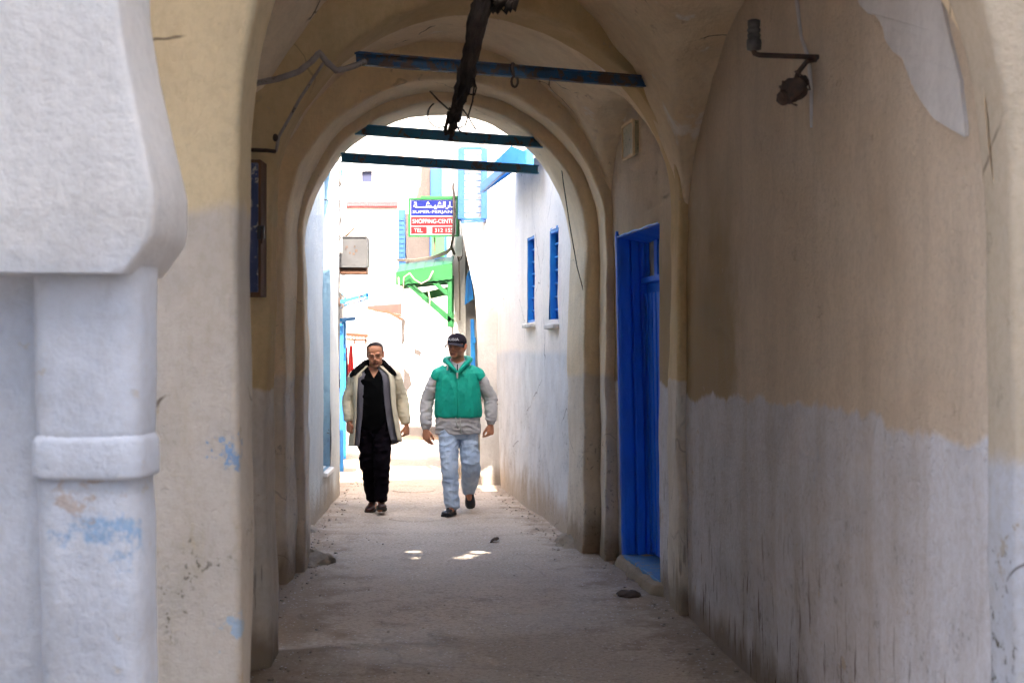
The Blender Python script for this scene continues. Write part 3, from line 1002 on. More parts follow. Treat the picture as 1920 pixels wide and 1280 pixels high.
# corner house with the white post face, sign and green canopy
corner = thing('corner_house', 'narrow off-white corner house carrying the shop sign and green canopy', 'house', (-0.65, 18, 0))
d = 17.9
x0, x1 = wx(846, d), wx(873, d)
cm = MB()
cm.grid(lambda x, z: (x, d, z), lin(x0, x1, 8), lin(-0.1, 5.2, 60))
cm.grid(lambda y, z: (x0, y, z), lin(d, d + 5.0, 30), lin(-0.1, 5.2, 40))
cm.rough(0.02, 0.008, 0.002)
cm.build('corner_wall', M['old_white'], corner, True)
solid([(x0 + 0.04, d + 0.06), (x1 + 0.6, d + 0.5), (x1 + 0.6, d + 5), (x0 + 0.04, d + 5)], -0.1, 5.15).build('body', M['old_white'], corner)
# blue door and shutter standing in the slit between the corner house and the pier
dr = thing('narrow_blue_door', 'bright blue door in the sunlit slit right of the corner house', 'door', (wx(888, 17.95), 17.95, 0))
b = MB()
b.hexa([(wx(884, 17.8), 17.8, 0.02), (wx(898, 17.8), 17.8, 0.02), (wx(898, 17.8), 17.86, 0.02), (wx(884, 17.8), 17.86, 0.02),
        (wx(882, 17.8), 17.8, wz(598, 17.8)), (wx(889, 17.8), 17.8, wz(598, 17.8)), (wx(889, 17.8), 17.86, wz(598, 17.8)), (wx(882, 17.8), 17.86, wz(598, 17.8))])
b.build('door_leaf', M['blue_paint'], dr, False, 0.008)
for z in (0.5, 1.1, 1.7):
    MB().box((wx(885, 17.78), 17.77, z), (wx(892, 17.78), 17.795, z + 0.07)).build('rail', M['blue_paint'], dr, False, 0.005)
sh = thing('arched_blue_shutter', 'pointed blue shutter above the narrow blue door', 'shutter', (wx(880, 17.85), 17.85, 1.7))
b = MB()
b.hexa([(wx(871, 17.8), 17.8, wz(572, 17.8)), (wx(888, 17.8), 17.8, wz(560, 17.8)), (wx(888, 17.8), 17.85, wz(560, 17.8)), (wx(871, 17.8), 17.85, wz(572, 17.8)),
        (wx(874, 17.8), 17.8, wz(520, 17.8)), (wx(882, 17.8), 17.8, wz(500, 17.8)), (wx(882, 17.8), 17.85, wz(500, 17.8)), (wx(874, 17.8), 17.85, wz(520, 17.8))])
b.build('shutter_leaf', M['blue_paint'], sh, False, 0.008)
MB().box((wx(876, 17.78), 17.775, wz(568, 17.8)), (wx(879, 17.78), 17.795, wz(512, 17.8))).build('stile', M['blue_light'], sh)

# middle house with bare cement patch
mh = thing('cracked_white_house', 'sunlit white house with cracked plaster and bare cement upper wall behind the two men', 'house', (-1.3, 26, 0))
d = 25.6
wm = MB()
wm.grid(lambda x, z: (x, d, z), lin(wx(753, d), -0.2, 26), lin(-0.1, wz(505, d), 46))
wm.grid(lambda y, z: (wx(753, d), y, z), lin(d, d + 4, 16), lin(-0.1, wz(505, d), 26))
wm.rough(0.04, 0.012, 0.003)
wm.build('lower_wall', M['white_house'], mh, True)
wm = MB()
wm.grid(lambda x, z: (x, d + 0.12, z), lin(wx(750, d), -0.2, 26), lin(wz(506, d) - 0.1, 6.6, 46))
wm.rough(0.03, 0.01, 0.003)
wm.build('upper_wall', M['far_house'], mh, True)
solid([(wx(760, d), d + 0.25), (-0.1, d + 0.25), (-0.1, d + 5), (wx(760, d), d + 5)], -0.1, 6.5).build('body', M['white_house'], mh)
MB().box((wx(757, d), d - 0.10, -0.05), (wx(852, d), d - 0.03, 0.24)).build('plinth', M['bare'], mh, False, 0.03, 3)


def ragged(edge, d, thick, jitter=2.0, sub=5):
    pts = []
    n = len(edge)
    for i in range(n):
        a, b = edge[i], edge[(i + 1) % n]
        for k in range(sub):
            t = k / sub
            q = Vector((a[0] * 0.13 + t * 2.1, a[1] * 0.17 + i, 0.3))
            pts.append((a[0] + (b[0] - a[0]) * t + noise.noise(q) * jitter, a[1] + (b[1] - a[1]) * t + noise.noise(q + Vector((7, 7, 7))) * jitter))
    k = len(pts)
    mb = MB()
    mb.add([P(x, y, d) for x, y in pts] + [P(x, y, d) + Vector((0, thick, 0)) for x, y in pts],
           [tuple(range(k))] + [(i, (i + 1) % k, k + (i + 1) % k, k + i) for i in range(k)])
    return mb


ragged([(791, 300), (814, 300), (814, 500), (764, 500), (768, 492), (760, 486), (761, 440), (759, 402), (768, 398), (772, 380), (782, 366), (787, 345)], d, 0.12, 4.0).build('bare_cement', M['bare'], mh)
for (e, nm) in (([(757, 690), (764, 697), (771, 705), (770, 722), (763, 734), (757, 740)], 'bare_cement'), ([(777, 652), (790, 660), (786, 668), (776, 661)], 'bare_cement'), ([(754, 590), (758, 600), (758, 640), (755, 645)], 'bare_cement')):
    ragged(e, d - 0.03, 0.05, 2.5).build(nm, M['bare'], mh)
# upper blue window
wi = MB()
wi.box((wx(807, d), d - 0.06, wz(378, d)), (wx(829, d), d + 0.1, wz(316, d)))
wi = wi.build('window', M['blue_sun'], mh, False, 0.01)
MB().box((wx(812, d), d - 0.075, wz(374, d)), (wx(824, d), d - 0.062, wz(324, d))).build('shutter', M['blue_sun'], wi)
wi = MB().box((wx(806, d), d - 0.06, wz(498, d)), (wx(838, d), d + 0.1, wz(430, d))).build('window', M['blue_sun'], mh, False, 0.01)
MB().box((wx(809, d), d - 0.085, wz(482, d)), (wx(834, d), d - 0.062, wz(432, d))).build('shutter', M['green_light'], wi)
MB().box((wx(811, d), d - 0.08, wz(496, d)), (wx(831, d), d - 0.062, wz(485, d))).build('rail', M['blue_sun'], wi)
wi = MB().box((wx(747, d), d - 0.07, wz(512, d)), (wx(760, d), d + 0.13, wz(393, d))).build('window', M['blue_sun'], mh, False, 0.01)
for k in range(12):
    z = wz(508, d) + k * 0.082
    MB().box((wx(749, d), d - 0.085, z), (wx(758, d), d - 0.071, z + 0.05)).build('slat', M['blue_sun'], wi)

# far house across the end of the alley
fh = thing('tall_white_house', 'tall blank white house closing the alley with a row of red scallops', 'house', (-3, 33, 0))
d = 32.5
fx0, fx1 = wx(560, d), wx(790, d)
hole = ((wx(678, d) - fx0) / (fx1 - fx0), (wx(698, d) - fx0) / (fx1 - fx0), wz(341, d), wz(320, d))
wm = wall_grid((fx0, d), (fx1, d), -0.1, 8.6, 0.16, holes=[hole])
wm.rough(0.03, 0.012, 0.003)
wm.build('wall', M['far_house'], fh, True)
solid([(fx0, d + 0.4), (fx1, d + 0.4), (fx1, d + 6), (fx0, d + 6)], -0.1, 8.55).build('body', M['far_house'], fh)
wi = MB().box((wx(677, d), d + 0.10, wz(342, d)), (wx(699, d), d + 0.16, wz(319, d))).build('window', M['window_blue_grey'], fh)
reveal((fx0, d), (fx1, d), hole, -0.12).build('reveal', M['far_house'], wi)
MB().box((wx(676, d), d - 0.05, wz(345, d)), (wx(700, d), d + 0.02, wz(342, d))).build('sill', M['far_house'], wi)
n = 26
for k in range(n):
    px = 644 + (745 - 644) * (k + 0.5) / n
    t = MB()
    t.tube([P(px, 388, d) + Vector((0, -0.10, 0)), P(px, 380, d) + Vector((0, 0.02, 0))], 0.040, 8)
    t.build('scallop', M['red_trim'], fh, True)
wi = MB().box((wx(634, d), d - 0.05, wz(350, d)), (wx(643, d), d + 0.1, wz(318, d))).build('window', M['blue_sun'], fh)
MB().box((wx(637, d), d - 0.07, wz(346, d)), (wx(641, d), d - 0.052, wz(322, d))).build('shutter', M['blue_sun'], wi)

# left: pale blue house and the next one behind it
lh = thing('pale_blue_house', 'rough pale blue and white house wall left of the alley', 'house', (-2.2, 14, 0))
LA, LB = (-1.74, 11.0), (-1.915, 15.75)


def ls(px):
    k = (px - 960) / F
    m = (LB[0] - LA[0]) / (LB[1] - LA[1])
    d = (LA[0] - m * LA[1]) / (k - m)
    return (d - LA[1]) / (LB[1] - LA[1]), d


hole = (ls(606)[0], ls(619)[0], 0.42, 3.45)
wm = wall_grid(LA, LB, -0.12, 3.9, 0.06, holes=[hole])
wm.rough(0.02, 0.009, 0.002)
wm.build('alley_wall', M['alley_left'], lh, True)
nich = reveal(LB, LA, (1 - hole[1], 1 - hole[0], hole[2], hole[3]), 0.10, back=True).build('niche', M['blue_inset'], lh)
p0, p1 = lerp2(LA, LB, hole[0]), lerp2(LA, LB, hole[1])
s = MB()
s.hexa([(p0[0] - 0.08, p0[1], 0.37), (p0[0] + 0.045, p0[1], 0.37), (p1[0] + 0.045, p1[1], 0.37), (p1[0] - 0.08, p1[1], 0.37),
        (p0[0] - 0.08, p0[1], 0.425), (p0[0] + 0.045, p0[1], 0.41), (p1[0] + 0.045, p1[1], 0.41), (p1[0] - 0.08, p1[1], 0.425)])
s.build('sill', M['white_plastic'], lh, False, 0.008)
solid([(-2.0, 11.0), (-2.12, 15.7), (-5.5, 15.7), (-5.5, 11.0)], -0.1, 3.85).build('body', M['white_house'], lh)
solid([(-1.70, 10.95), (-1.875, 15.8), (-5.5, 15.8), (-5.5, 10.95)], 3.86, 3.98).build('roof', M['roof'], lh)
# low white tiles left standing against the foot of the wall
tl = thing('loose_white_tile', 'broken white slab leaning at the foot of the pale blue house', 'slab', (-1.77, 12.7, 0))
MB().hexa([(-1.79, 12.55, 0.0), (-1.73, 12.6, 0.0), (-1.74, 12.8, 0.0), (-1.79, 12.8, 0.0), (-1.80, 12.55, 0.05), (-1.76, 12.6, 0.03), (-1.77, 12.8, 0.03), (-1.80, 12.8, 0.05)]).build('slab', M['old_white'], tl, False, 0.006)
post = thing('grey_metal_gate_post', 'tall grey-brown steel gate edge at the end of the pale blue house', 'gate', (wx(632, 15.8), 15.8, 0))
MB().box((wx(627, 15.8), 15.78, -0.02), (wx(636.5, 15.8), 15.84, wz(505, 15.8))).build('post', M['grey_steel'], post, False, 0.005)
MB().box((wx(622, 15.9), 15.845, 0.02), (wx(634.5, 15.9), 15.88, wz(515, 15.8))).build('leaf', M['grey_steel'], post, False, 0.004)
for z in (0.35, 1.2, 2.1):
    MB().tube([(wx(636.8, 15.8), 15.77, z), (wx(636.8, 15.8), 15.77, z + 0.09)], 0.011, 8).build('hinge', M['rust'], post, True)
l2 = thing('set_back_house', 'shaded white house set back beyond the grey gate post at left', 'house', (-2.5, 19, 0))
wm = wall_grid((-2.02, 15.95), (-2.62, 22.5), -0.12, 4.0, 0.14)
wm.rough(0.03, 0.01, 0.002)
wm.build('alley_wall', M['white_house'], l2, True)
solid([(-2.15, 15.95), (-2.75, 22.5), (-6, 22.5), (-6, 15.95)], -0.1, 3.95).build('body', M['white_house'], l2)
l3 = thing('ochre_low_house', 'low yellowish house beyond the awnings at the alley end', 'house', (-4, 27, 0))
wm = wall_grid((wx(560, 28.5), 28.5), (wx(700, 28.5), 28.5), -0.12, wz(560, 28.5), 0.14)
wm.rough(0.03, 0.01, 0.002)
wm.build('wall', M['far_house'], l3, True)
solid([(wx(560, 28.5), 28.7), (wx(700, 28.5), 28.7), (wx(700, 28.5), 31), (wx(560, 28.5), 31)], -0.1, wz(565, 28.5)).build('body', M['far_house'], l3)

# ------------------------------------------------------------------ tie beams
def beam(name, label, a, b, mat, h=0.07):
    t = thing(name, label, 'beam', (a + b) / 2, 'iron tie beams across the arches')
    MB().bar(a, b, 0.012, h, (0, 0, 1)).build('web', mat, t, False, 0.002)
    dirv = (b - a).normalized()
    side = dirv.cross(Vector((0, 0, 1))).normalized()
    for s in (-1, 1):
        off = Vector((0, 0, s * (h / 2 - 0.005)))
        MB().bar(a + off, b + off, 0.05, 0.010, (0, 0, 1)).build('flange', mat, t, False, 0.002)
    return t


b1 = beam('tie_beam', 'rusty blue iron beam across the nearest inner arch, crossed by the black cables', P(668, 109, 7.46), P(1208, 153, 8.52), M['blue_iron'], 0.068)
b2 = beam('tie_beam', 'teal iron beam, upper of the two across the bright alley opening', P(634, 240, 10.52), P(1060, 271, 11.36), M['teal_iron'], 0.078)
b3 = beam('tie_beam', 'dark teal iron beam, lower of the two across the bright alley opening', P(640, 295, 10.74), P(1008, 318, 11.70), M['teal_iron'], 0.072)
hk = thing('rusty_hook', 'small rusty chain hook hanging from the nearest iron beam', 'hook', P(965, 130, 8.05))
MB().tube([P(962, 118, 7.93), P(960, 128, 7.93), P(963, 140, 7.93)], 0.011, 8).build('strap', M['rust'], hk, True)
MB().tube([P(965 + 6 * math.sin(a), 153 + 10 * math.cos(a), 7.93 + 0.004 * a) for a in lin(math.pi, 2.75 * math.pi, 16)], 0.007, 8).build('ring', M['rust'], hk, True)

# ------------------------------------------------------------------ cable bundle hanging from the vault
cb = thing('black_cable_bundle', 'thick bundle of sooty black cables hanging down from the vault', 'cables', P(890, 0, 7.3))
path = [P(948, -150, 7.32), P(938, -60, 7.28), P(908, -8, 7.24), P(896, 40, 7.2), P(884, 95, 7.2), P(872, 150, 7.2), P(860, 190, 7.22), P(847, 222, 7.26), P(841, 266, 7.3)]
rad = [0.065, 0.065, 0.060, 0.044, 0.038, 0.036, 0.030, 0.034, 0.016]


def along(t):
    k = t * (len(path) - 1)
    i = min(int(k), len(path) - 2)
    f = k - i
    return path[i].lerp(path[i + 1], f), rad[i] + (rad[i + 1] - rad[i]) * f


rnd = random.Random(3)
for c in range(22):
    a0 = rnd.uniform(0, 6.28)
    tw = rnd.uniform(1.5, 5.5) * rnd.choice((-1, 1))
    rr = rnd.uniform(0.35, 0.95)
    end = rnd.uniform(0.82, 1.0)
    pts = []
    for i in range(34):
        t = end * i / 33
        p, r = along(t)
        a = a0 + tw * t
        wob = noise.noise_vector(Vector((c * 3.1, t * 9, 0.5))) * 0.02
        pts.append(p + Vector((math.cos(a), 0.8 * math.sin(a), 0)) * r * rr + wob)
    for i in range(1, 33): pts[i] = pts[i] + noise.noise_vector(Vector((c * 7.7, i * 0.9, 3.3))) * 0.016
    m = MB()
    m.tube(pts, [0.014 * rnd.uniform(0.7, 1.2) * (1 - 0.35 * i / 33) for i in range(34)], 7)
    m.build('cable', M['black_cable'], cb, True)
m = MB()
m.tube([along(t)[0] for t in lin(0, 0.97, 30)], [along(t)[1] * (0.50 + 0.35 * noise.noise(Vector((t * 14, 2, 2)))) for t in lin(0, 0.97, 30)], 12)
m.rough(0.0, 0.02, 0.012)
m.build('wrapping', M['black_cable'], cb, True)
for pts in ([P(806, 171, 7.25), P(822, 188, 7.25), P(842, 206, 7.25)],
            [P(838 + 22 * math.cos(a) - 14, 215 + 24 * math.sin(a), 7.25) for a in lin(-0.6, 4.2, 22)],
            [P(880, 120, 7.18), P(890, 150, 7.15), P(886, 190, 7.15), P(872, 236, 7.2), P(858, 240, 7.22)],
            [P(868, 205, 7.2), P(880, 222, 7.18), P(890, 240, 7.18), P(893, 243, 7.2)],
            [P(850, 225, 7.2), P(862, 246, 7.2), P(876, 252, 7.2)],
            [P(884, 135, 7.2), P(893, 165, 7.16), P(890, 178, 7.16), P(878, 176, 7.18)]):
    MB().tube(pts, 0.0042, 6).build('loose_wire', M['black_cable'], cb, True)
m = MB()
for k in range(6):
    m.tube([P(930 + k * 6 + rnd.uniform(-5, 5), -30, 7.25), P(905 + k * 9, 4 + rnd.uniform(-8, 8), 7.2), P(925 + k * 8, 14 + rnd.uniform(-8, 12), 7.18), P(950 + k * 4, -10, 7.2)], 0.016, 7)
m.rough(0, 0.012, 0.006)
m.build('frayed_coil', M['black_cable'], cb, True)

# ------------------------------------------------------------------ left side conduit, clip and thin cable
cd = thing('lumpy_wall_conduit', 'lumpy plastered conduit bending over the arch at upper left', 'conduit', P(560, 130, 7.1))
pts = [P(452, 160, 7.1), P(478, 156, 7.1), P(520, 148, 7.12), P(560, 134, 7.14), P(585, 114, 7.15), P(599, 98, 7.15), P(612, 116, 7.16), P(630, 132, 7.2), P(650, 128, 7.25), P(684, 116, 7.34)]
fine = []
for i in range(len(pts) - 1):
    for k in range(5): fine.append(pts[i].lerp(pts[i + 1], k / 5))
fine.append(pts[-1])
MB().tube(fine, [0.0155 + 0.004 * noise.noise(Vector((i * 0.7, 0, 0))) for i in range(len(fine))], 10).build('pipe', M['conduit'], cd, True)
tc = thing('thin_arch_cable', 'thin pale cable running down the arch edge above the navy cabinet', 'cable', P(540, 220, 7.15))
MB().tube([P(606, 118, 7.18), P(588, 145, 7.17), P(560, 188, 7.16), P(540, 225, 7.15), P(523, 255, 7.14), P(517, 284, 7.14)], 0.008, 8).build('wire', M['conduit'], tc, True)
MB().tube([P(470, 281, 7.12), P(500, 282, 7.12), P(516, 284, 7.12)], 0.010, 8).build('pin', M['rust'], tc, True)
MB().ell(P(516, 258, 7.13), (0.014, 0.014, 0.02)).build('clip', M['rust'], tc, True)

# navy cabinet on the left pier
cab = thing('navy_meter_cabinet', 'narrow wooden cabinet with peeling navy door on the left pier', 'cabinet', P(480, 555, 7.1))
z0, z1 = wz(556, 7.1), wz(300, 7.1)
xr = wx(491, 7.1)
MB().box((xr - 0.30, 7.07, z0), (xr, 7.24, z1)).build('case', M['brown_wood'], cab, False, 0.006)
dd = MB().box((xr - 0.285, 7.045, z0 + 0.02), (xr - 0.012, 7.068, z1 - 0.02)).build('door', M['navy_panel'], cab, False, 0.004)
MB().box((xr - 0.012, 7.03, wz(450, 7.1)), (xr + 0.022, 7.06, wz(425, 7.1))).build('latch', M['grey_steel'], cab, False, 0.003)
MB().tube([(xr + 0.012, 7.03, wz(428, 7.1)), (xr + 0.012, 7.02, wz(458, 7.1))], 0.006, 8).build('hasp', M['rust'], cab, True)

# ------------------------------------------------------------------ the blue door in the right wall
door = thing('cobalt_blue_door', 'glossy cobalt blue door set deep in the passage wall', 'door', (0.95, 10.2, 0.07))
s0, s1, dz0, dz1 = DOOR


def dpt(s, z, depth):
    k = (z + 0.12) / (3.48 + 0.12)
    b = lerp2(DB, DBt, k)
    ex = Vector((DB[0] - DA[0], DB[1] - DA[1])).normalized()
    x, y = lerp2(DA, b, s)
    return Vector((x + ex.y * depth, y - ex.x * depth, z))


def slab(sa, sb, za, zb, da, db_, skew=0.0):
    pts = [dpt(sa, za, da), dpt(sb, za, da), dpt(sb, za, db_), dpt(sa, za, db_), dpt(sa, zb, da), dpt(sb, zb, da), dpt(sb, zb, db_), dpt(sa, zb, db_)]
    return MB().hexa(pts)


def uneven(fn_pts, nu, nv, amp):
    m = MB()
    m.grid(fn_pts, lin(0, 1, nu), lin(0, 1, nv))
    m.rough(0.004, amp, amp * 0.6)
    return m


# far reveal boarded and painted, facing the viewer
for (u0, u1, k) in ((-0.016, 0.088, 0), (0.093, 0.164, 1), (0.168, 0.305, 2)):
    m = uneven(lambda u, v: dpt(s1 - 0.008 - 0.012 * math.sin(v * 3.1 + k) - (0.005 if 0.06 < u < 0.94 else -0.004), dz0 - 0.02 + (dz1 - dz0 + 0.04) * v, u0 + (u1 - u0) * u), 10, 90, 0.009)
    m.build('jamb_board', M['blue_door'], door, True)
slab(s1 + 0.004, s1 + 0.02, dz0 - 0.03, dz1 + 0.05, -0.008, 0.31).build('jamb_back', M['blue_door'], door)
m = MB()
m.grid(lambda u, v: dpt(s1 - 0.004 + 0.02 * u, dz0 - 0.02 + (dz1 - dz0 + 0.04) * v, -0.016), lin(0, 1, 2), lin(0, 1, 40))
m.rough(0.004, 0.006, 0.003)
m.build('jamb_edge', M['blue_door'], door, True)
slab(s0 + 0.002, s0 + 0.02, dz0 - 0.02, dz1, 0.03, 0.20).build('near_jamb', M['blue_door'], door, False, 0.008)
m = MB()
m.grid(lambda u, v: dpt(s0 + (s1 - s0) * u, dz1 + 0.012 - 0.05 * max(0, v - 0.5) * 2 + 0.012 * noise.noise(Vector((u * 6, 1, 1))), -0.010 + (0.0 if v < 0.5 else 0.0) + 0.23 * max(0, v - 0.62) / 0.38), lin(0, 1, 40), lin(0, 1, 14))
m.rough(0.0, 0.006, 0.004)
m.build('lintel', M['blue_door'], door, True)
slab(s0 - 0.01, s1 + 0.01, dz0 - 0.03, dz0 + 0.012, -0.02, 0.26).build('sill', M['blue_sill'], door, False, 0.012, 3)
leaf = slab(s0, s1, dz0 + 0.014, dz1 - 0.34, 0.215, 0.26).build('door_leaf', M['blue_door'], door, False, 0.004)
for (a, b) in ((0.03, 0.10), (0.13, 0.21), (0.235, 0.30), (0.33, 0.49), (0.52, 0.66), (0.69, 0.83), (0.86, 0.97)):
    q0, q1 = s1 - (s1 - s0) * b, s1 - (s1 - s0) * a
    slab(q0, q1, dz0 + 0.04, dz1 - 0.42, 0.185, 0.213).build('plank', M['blue_door'], leaf, False, 0.006)
slab(s0, s1, dz1 - 0.345, dz1 - 0.30, 0.17, 0.27).build('transom', M['blue_door'], door, False, 0.006)
slab(s0, s1, dz1 - 0.30, dz1 + 0.012, 0.225, 0.262).build('transom_panel', M['curtain'], door, False, 0.004)
for k in range(4):
    u = s0 + (s1 - s0) * (k + 0.9) / 4
    slab(u - 0.022, u + 0.022, dz1 - 0.30, dz1 + 0.008, 0.200, 0.224).build('transom_bar', M['blue_door'], door, False, 0.004)
hd = dpt(s1 - 0.30, 1.05, 0.17)
MB().ell(hd, (0.02, 0.02, 0.02)).build('knob', M['rust'], leaf, True)
slab(s0 - 0.03, s1 + 0.03, dz1 + 0.015, dz1 + 0.05, 0.03, 0.32).build('head_board', M['blue_door'], door)
slab(s0 - 0.03, s1 + 0.03, dz0 - 0.03, dz1 + 0.014, 0.262, 0.30).build('back_board', M['brown_wood'], door)

# plaque and metal strip
pq = thing('square_wall_plaque', 'old mottled square tile set high on the wall above the blue door', 'tile', (0.88, 10.2, 3.1))
m = MB()
pts = []
for s in (0.50, 0.66):
    for z in (3.0, 3.24):
        pts.append(dpt(s, z, -0.028))
pts2 = [dpt(s, z, 0.04) for s in (0.50, 0.66) for z in (3.0, 3.24)]
m.hexa([pts[0], pts[2], pts2[2], pts2[0], pts[1], pts[3], pts2[3], pts2[1]])
m.build('tile_face', M['tile'], pq, False, 0.008)
m = MB()
for (a, b) in ((0, 1), (1, 3), (3, 2), (2, 0)): m.bar(pts[a], pts[b], 0.02, 0.02)
m.build('mortar_rim', M['arch'], pq, False, 0.004)
ms = thing('flat_jamb_strip', 'flat grey strip fixed upright on the right jamb of the exit arch', 'strip', P(1097, 775, 11.6))
x = lambda dd_: 0.612 + (dd_ - 11.3) * (0.485 - 0.595) / 0.7
m = MB()
for z0_, z1_, nm in ((wz(772, 11.5), wz(545, 11.5), 0),):
    m.hexa([(x(11.42) - 0.018, 11.40, z0_), (x(11.42) + 0.03, 11.40, z0_), (x(11.52) + 0.03, 11.52, z0_), (x(11.52) - 0.018, 11.52, z0_),
            (x(11.42) - 0.018, 11.40, z1_), (x(11.42) + 0.03, 11.40, z1_), (x(11.52) + 0.03, 11.48, z1_), (x(11.52) - 0.018, 11.48, z1_)])
m.build('strip_cover', M['conduit'], ms, False, 0.004)
MB().tube([P(1048, 272, 11.33), P(1056, 340, 11.36), P(1068, 420, 11.38), P(1082, 500, 11.38), P(1094, 545, 11.38)], 0.004, 6).build('feed_wire', M['rust'], ms, True)

# ------------------------------------------------------------------ insulator bracket on the right wall
ib = thing('insulator_bracket', 'iron wall bracket with a ribbed brown insulator, high on the right wall', 'insulator', on_right_wall(1535, 108))
r0 = on_right_wall(1536, 108, -0.05)
e0 = Vector((wx(1424, 5.92), 5.92, wz(103, 5.92)))
MB().tube([r0, r0.lerp(e0, 0.5), e0, e0 + Vector((-0.018, 0.0, 0.006)), e0 + Vector((-0.026, 0, 0.022)), e0 + Vector((-0.028, 0, 0.05))], 0.011, 10).build('arm', M['rust'], ib, True)
ic = e0 + Vector((-0.022, 0, 0.018))
MB().lathe([(0.012, 0.0), (0.029, 0.004), (0.031, 0.03), (0.030, 0.045), (0.024, 0.052), (0.028, 0.060), (0.028, 0.066), (0.022, 0.072), (0.028, 0.080), (0.029, 0.088), (0.023, 0.095), (0.026, 0.103), (0.027, 0.125), (0.018, 0.129)], ic, 24).build('ribbed_insulator', M['porcelain'], ib, True)
jb = thing('burnt_wire_joint', 'clump of burnt rusty wire joint under the insulator bracket', 'wires', on_right_wall(1500, 190))
c0 = Vector((wx(1490, 5.8), 5.8, wz(168, 5.8)))
m = MB()
m.ell(c0, (0.048, 0.05, 0.05), nu=22, nv=16)
m.ell(c0 + Vector((-0.045, 0, -0.03)), (0.02, 0.02, 0.03))
m.ell(c0 + Vector((0.03, 0, 0.03)), (0.03, 0.03, 0.026))
out = []
for p in m.v:
    q = Vector(p)
    out.append(tuple(q + noise.noise_vector(q * 22) * 0.022 + noise.noise_vector(q * 60) * 0.008))
m.v = out
m.build('clump', M['rust'], jb, True)
MB().tube([c0 + Vector((0.0, 0, 0.02)), c0 + Vector((0.015, 0, 0.07)), c0 + Vector((0.05, 0.0, 0.115)), on_right_wall(1530, 112)], 0.010, 8).build('lead', M['rust'], jb, True)
for k in range(6):
    a = rnd.uniform(0, 6.28)
    MB().tube([c0 + Vector((math.cos(a) * 0.03, 0, math.sin(a) * 0.03)), c0 + Vector((math.cos(a) * 0.06, -0.02, math.sin(a) * 0.06)), c0 + Vector((math.cos(a + 0.5) * 0.055, -0.03, math.sin(a + 0.5) * 0.07))], 0.004, 6).build('stub', M['rust'], jb, True)
wd = thing('painted_over_wire', 'thin wire painted over in white running down the right wall', 'wire', on_right_wall(1510, 100))
MB().tube([on_right_wall(1490, -60, 0.004), on_right_wall(1496, 0, 0.004), on_right_wall(1506, 70, 0.005), on_right_wall(1520, 112, 0.006), on_right_wall(1524, 170, 0.005), on_right_wall(1523, 238, 0.0)], 0.009, 8).build('strand', M['skim'], wd, True)

# ------------------------------------------------------------------ ground bits
for (px, py, r, lab) in ((786, 971, 0.27, 'dusty round manhole cover just in front of the two men'), (776, 918, 0.24, 'farther dusty manhole cover between the two men')):
    d = gd(py)
    x = wx(px, d)
    t = thing('manhole_cover', lab, 'manhole', (x, d, 0), 'round covers in the alley floor')
    z = ground_z(x, d)
    MB().lathe([(r + 0.016, z - 0.03), (r + 0.016, z + 0.006), (r + 0.005, z + 0.007), (r + 0.004, z - 0.006)], (x, d, 0), 40).build('rim', M['ground'], t, True)
    MB().lathe([(r, z - 0.03), (r, z + 0.006), (r - 0.012, z + 0.008), (0.02, z + 0.008)], (x, d, 0), 40).build('lid', M['ground'], t, True)
lt = [(1178, 1112, 'crumpled brown rag on the ground below the blue door', (0.085, 0.10, 0.022)), (928, 1015, 'dry brown leaf scrap in the middle of the walkway', (0.05, 0.04, 0.012))]
for (px, py, lab, sz) in lt:
    d = gd(py)
    m = MB()
    m.ell((wx(px, d), d, ground_z(wx(px, d), d) + 0.008), sz, nu=18, nv=12)
    out = []
    for p in m.v:
        q = Vector(p)
        out.append(tuple(q + noise.noise_vector(q * 13) * 0.028 + noise.noise_vector(q * 40) * 0.010))
    m.v = out
    tag(m.build('rag_scrap', M['dark_litter'], None, True), lab, 'litter')
g = MB()
rg = random.Random(5)
for k in range(650):
    y = rg.uniform(6.4, 18.0)
    side = rg.random()
    if side < 0.42:
        xr_ = RWX(y) if y < 9.3 else (1.045 - (y - 9.05) * 0.115 if y < 11 else (0.57 - (y - 11.75) * 0.142))
        x = xr_ - abs(rg.gauss(0, 0.13)) - 0.03
    elif side < 0.70:
        xl = -1.24 if y < 7.8 else (-1.6 if y < 10.2 else -1.55 if y < 11 else -1.74 - (y - 11) * 0.037)
        x = xl + abs(rg.gauss(0, 0.13)) + 0.03
    else:
        x = rg.uniform(-1.3, 0.7)
    s = rg.choice((0.004, 0.005, 0.006, 0.008, 0.011)) * rg.uniform(0.7, 1.3)
    if side >= 0.70: s *= 0.6
    z = ground_z(x, y)
    m = MB()
    m.ell((x, y, z + s * 0.3), (s * rg.uniform(0.8, 1.5), s * rg.uniform(0.8, 1.4), s * 0.7), nu=5, nv=3)
    g.add(m.v, m.f)
tag(g.build('loose_grit', M['stone_bits']), 'loose grit and crumbs of plaster scattered along the wall feet', 'gravel', kind='stuff')

# ------------------------------------------------------------------ lettering helper
def text_mesh(body, width, height, res=3):
    """flat letters as vertices and faces filling width x height from the origin"""
    cu = bpy.data.curves.new('letters', 'FONT')
    cu.body = body
    cu.resolution_u = res
    o = bpy.data.objects.new('letters', cu)
    COL.objects.link(o)
    dg = bpy.context.evaluated_depsgraph_get()
    me = bpy.data.meshes.new_from_object(o.evaluated_get(dg))
    vv = [(v.co.x, v.co.y) for v in me.vertices]
    ff = [tuple(p.vertices) for p in me.polygons]
    bpy.data.objects.remove(o)
    bpy.data.curves.remove(cu)
    bpy.data.meshes.remove(me)
    x0, x1 = min(v[0] for v in vv), max(v[0] for v in vv)
    y0, y1 = min(v[1] for v in vv), max(v[1] for v in vv)
    return [((x - x0) / (x1 - x0) * width, (y - y0) / (y1 - y0) * height) for x, y in vv], ff


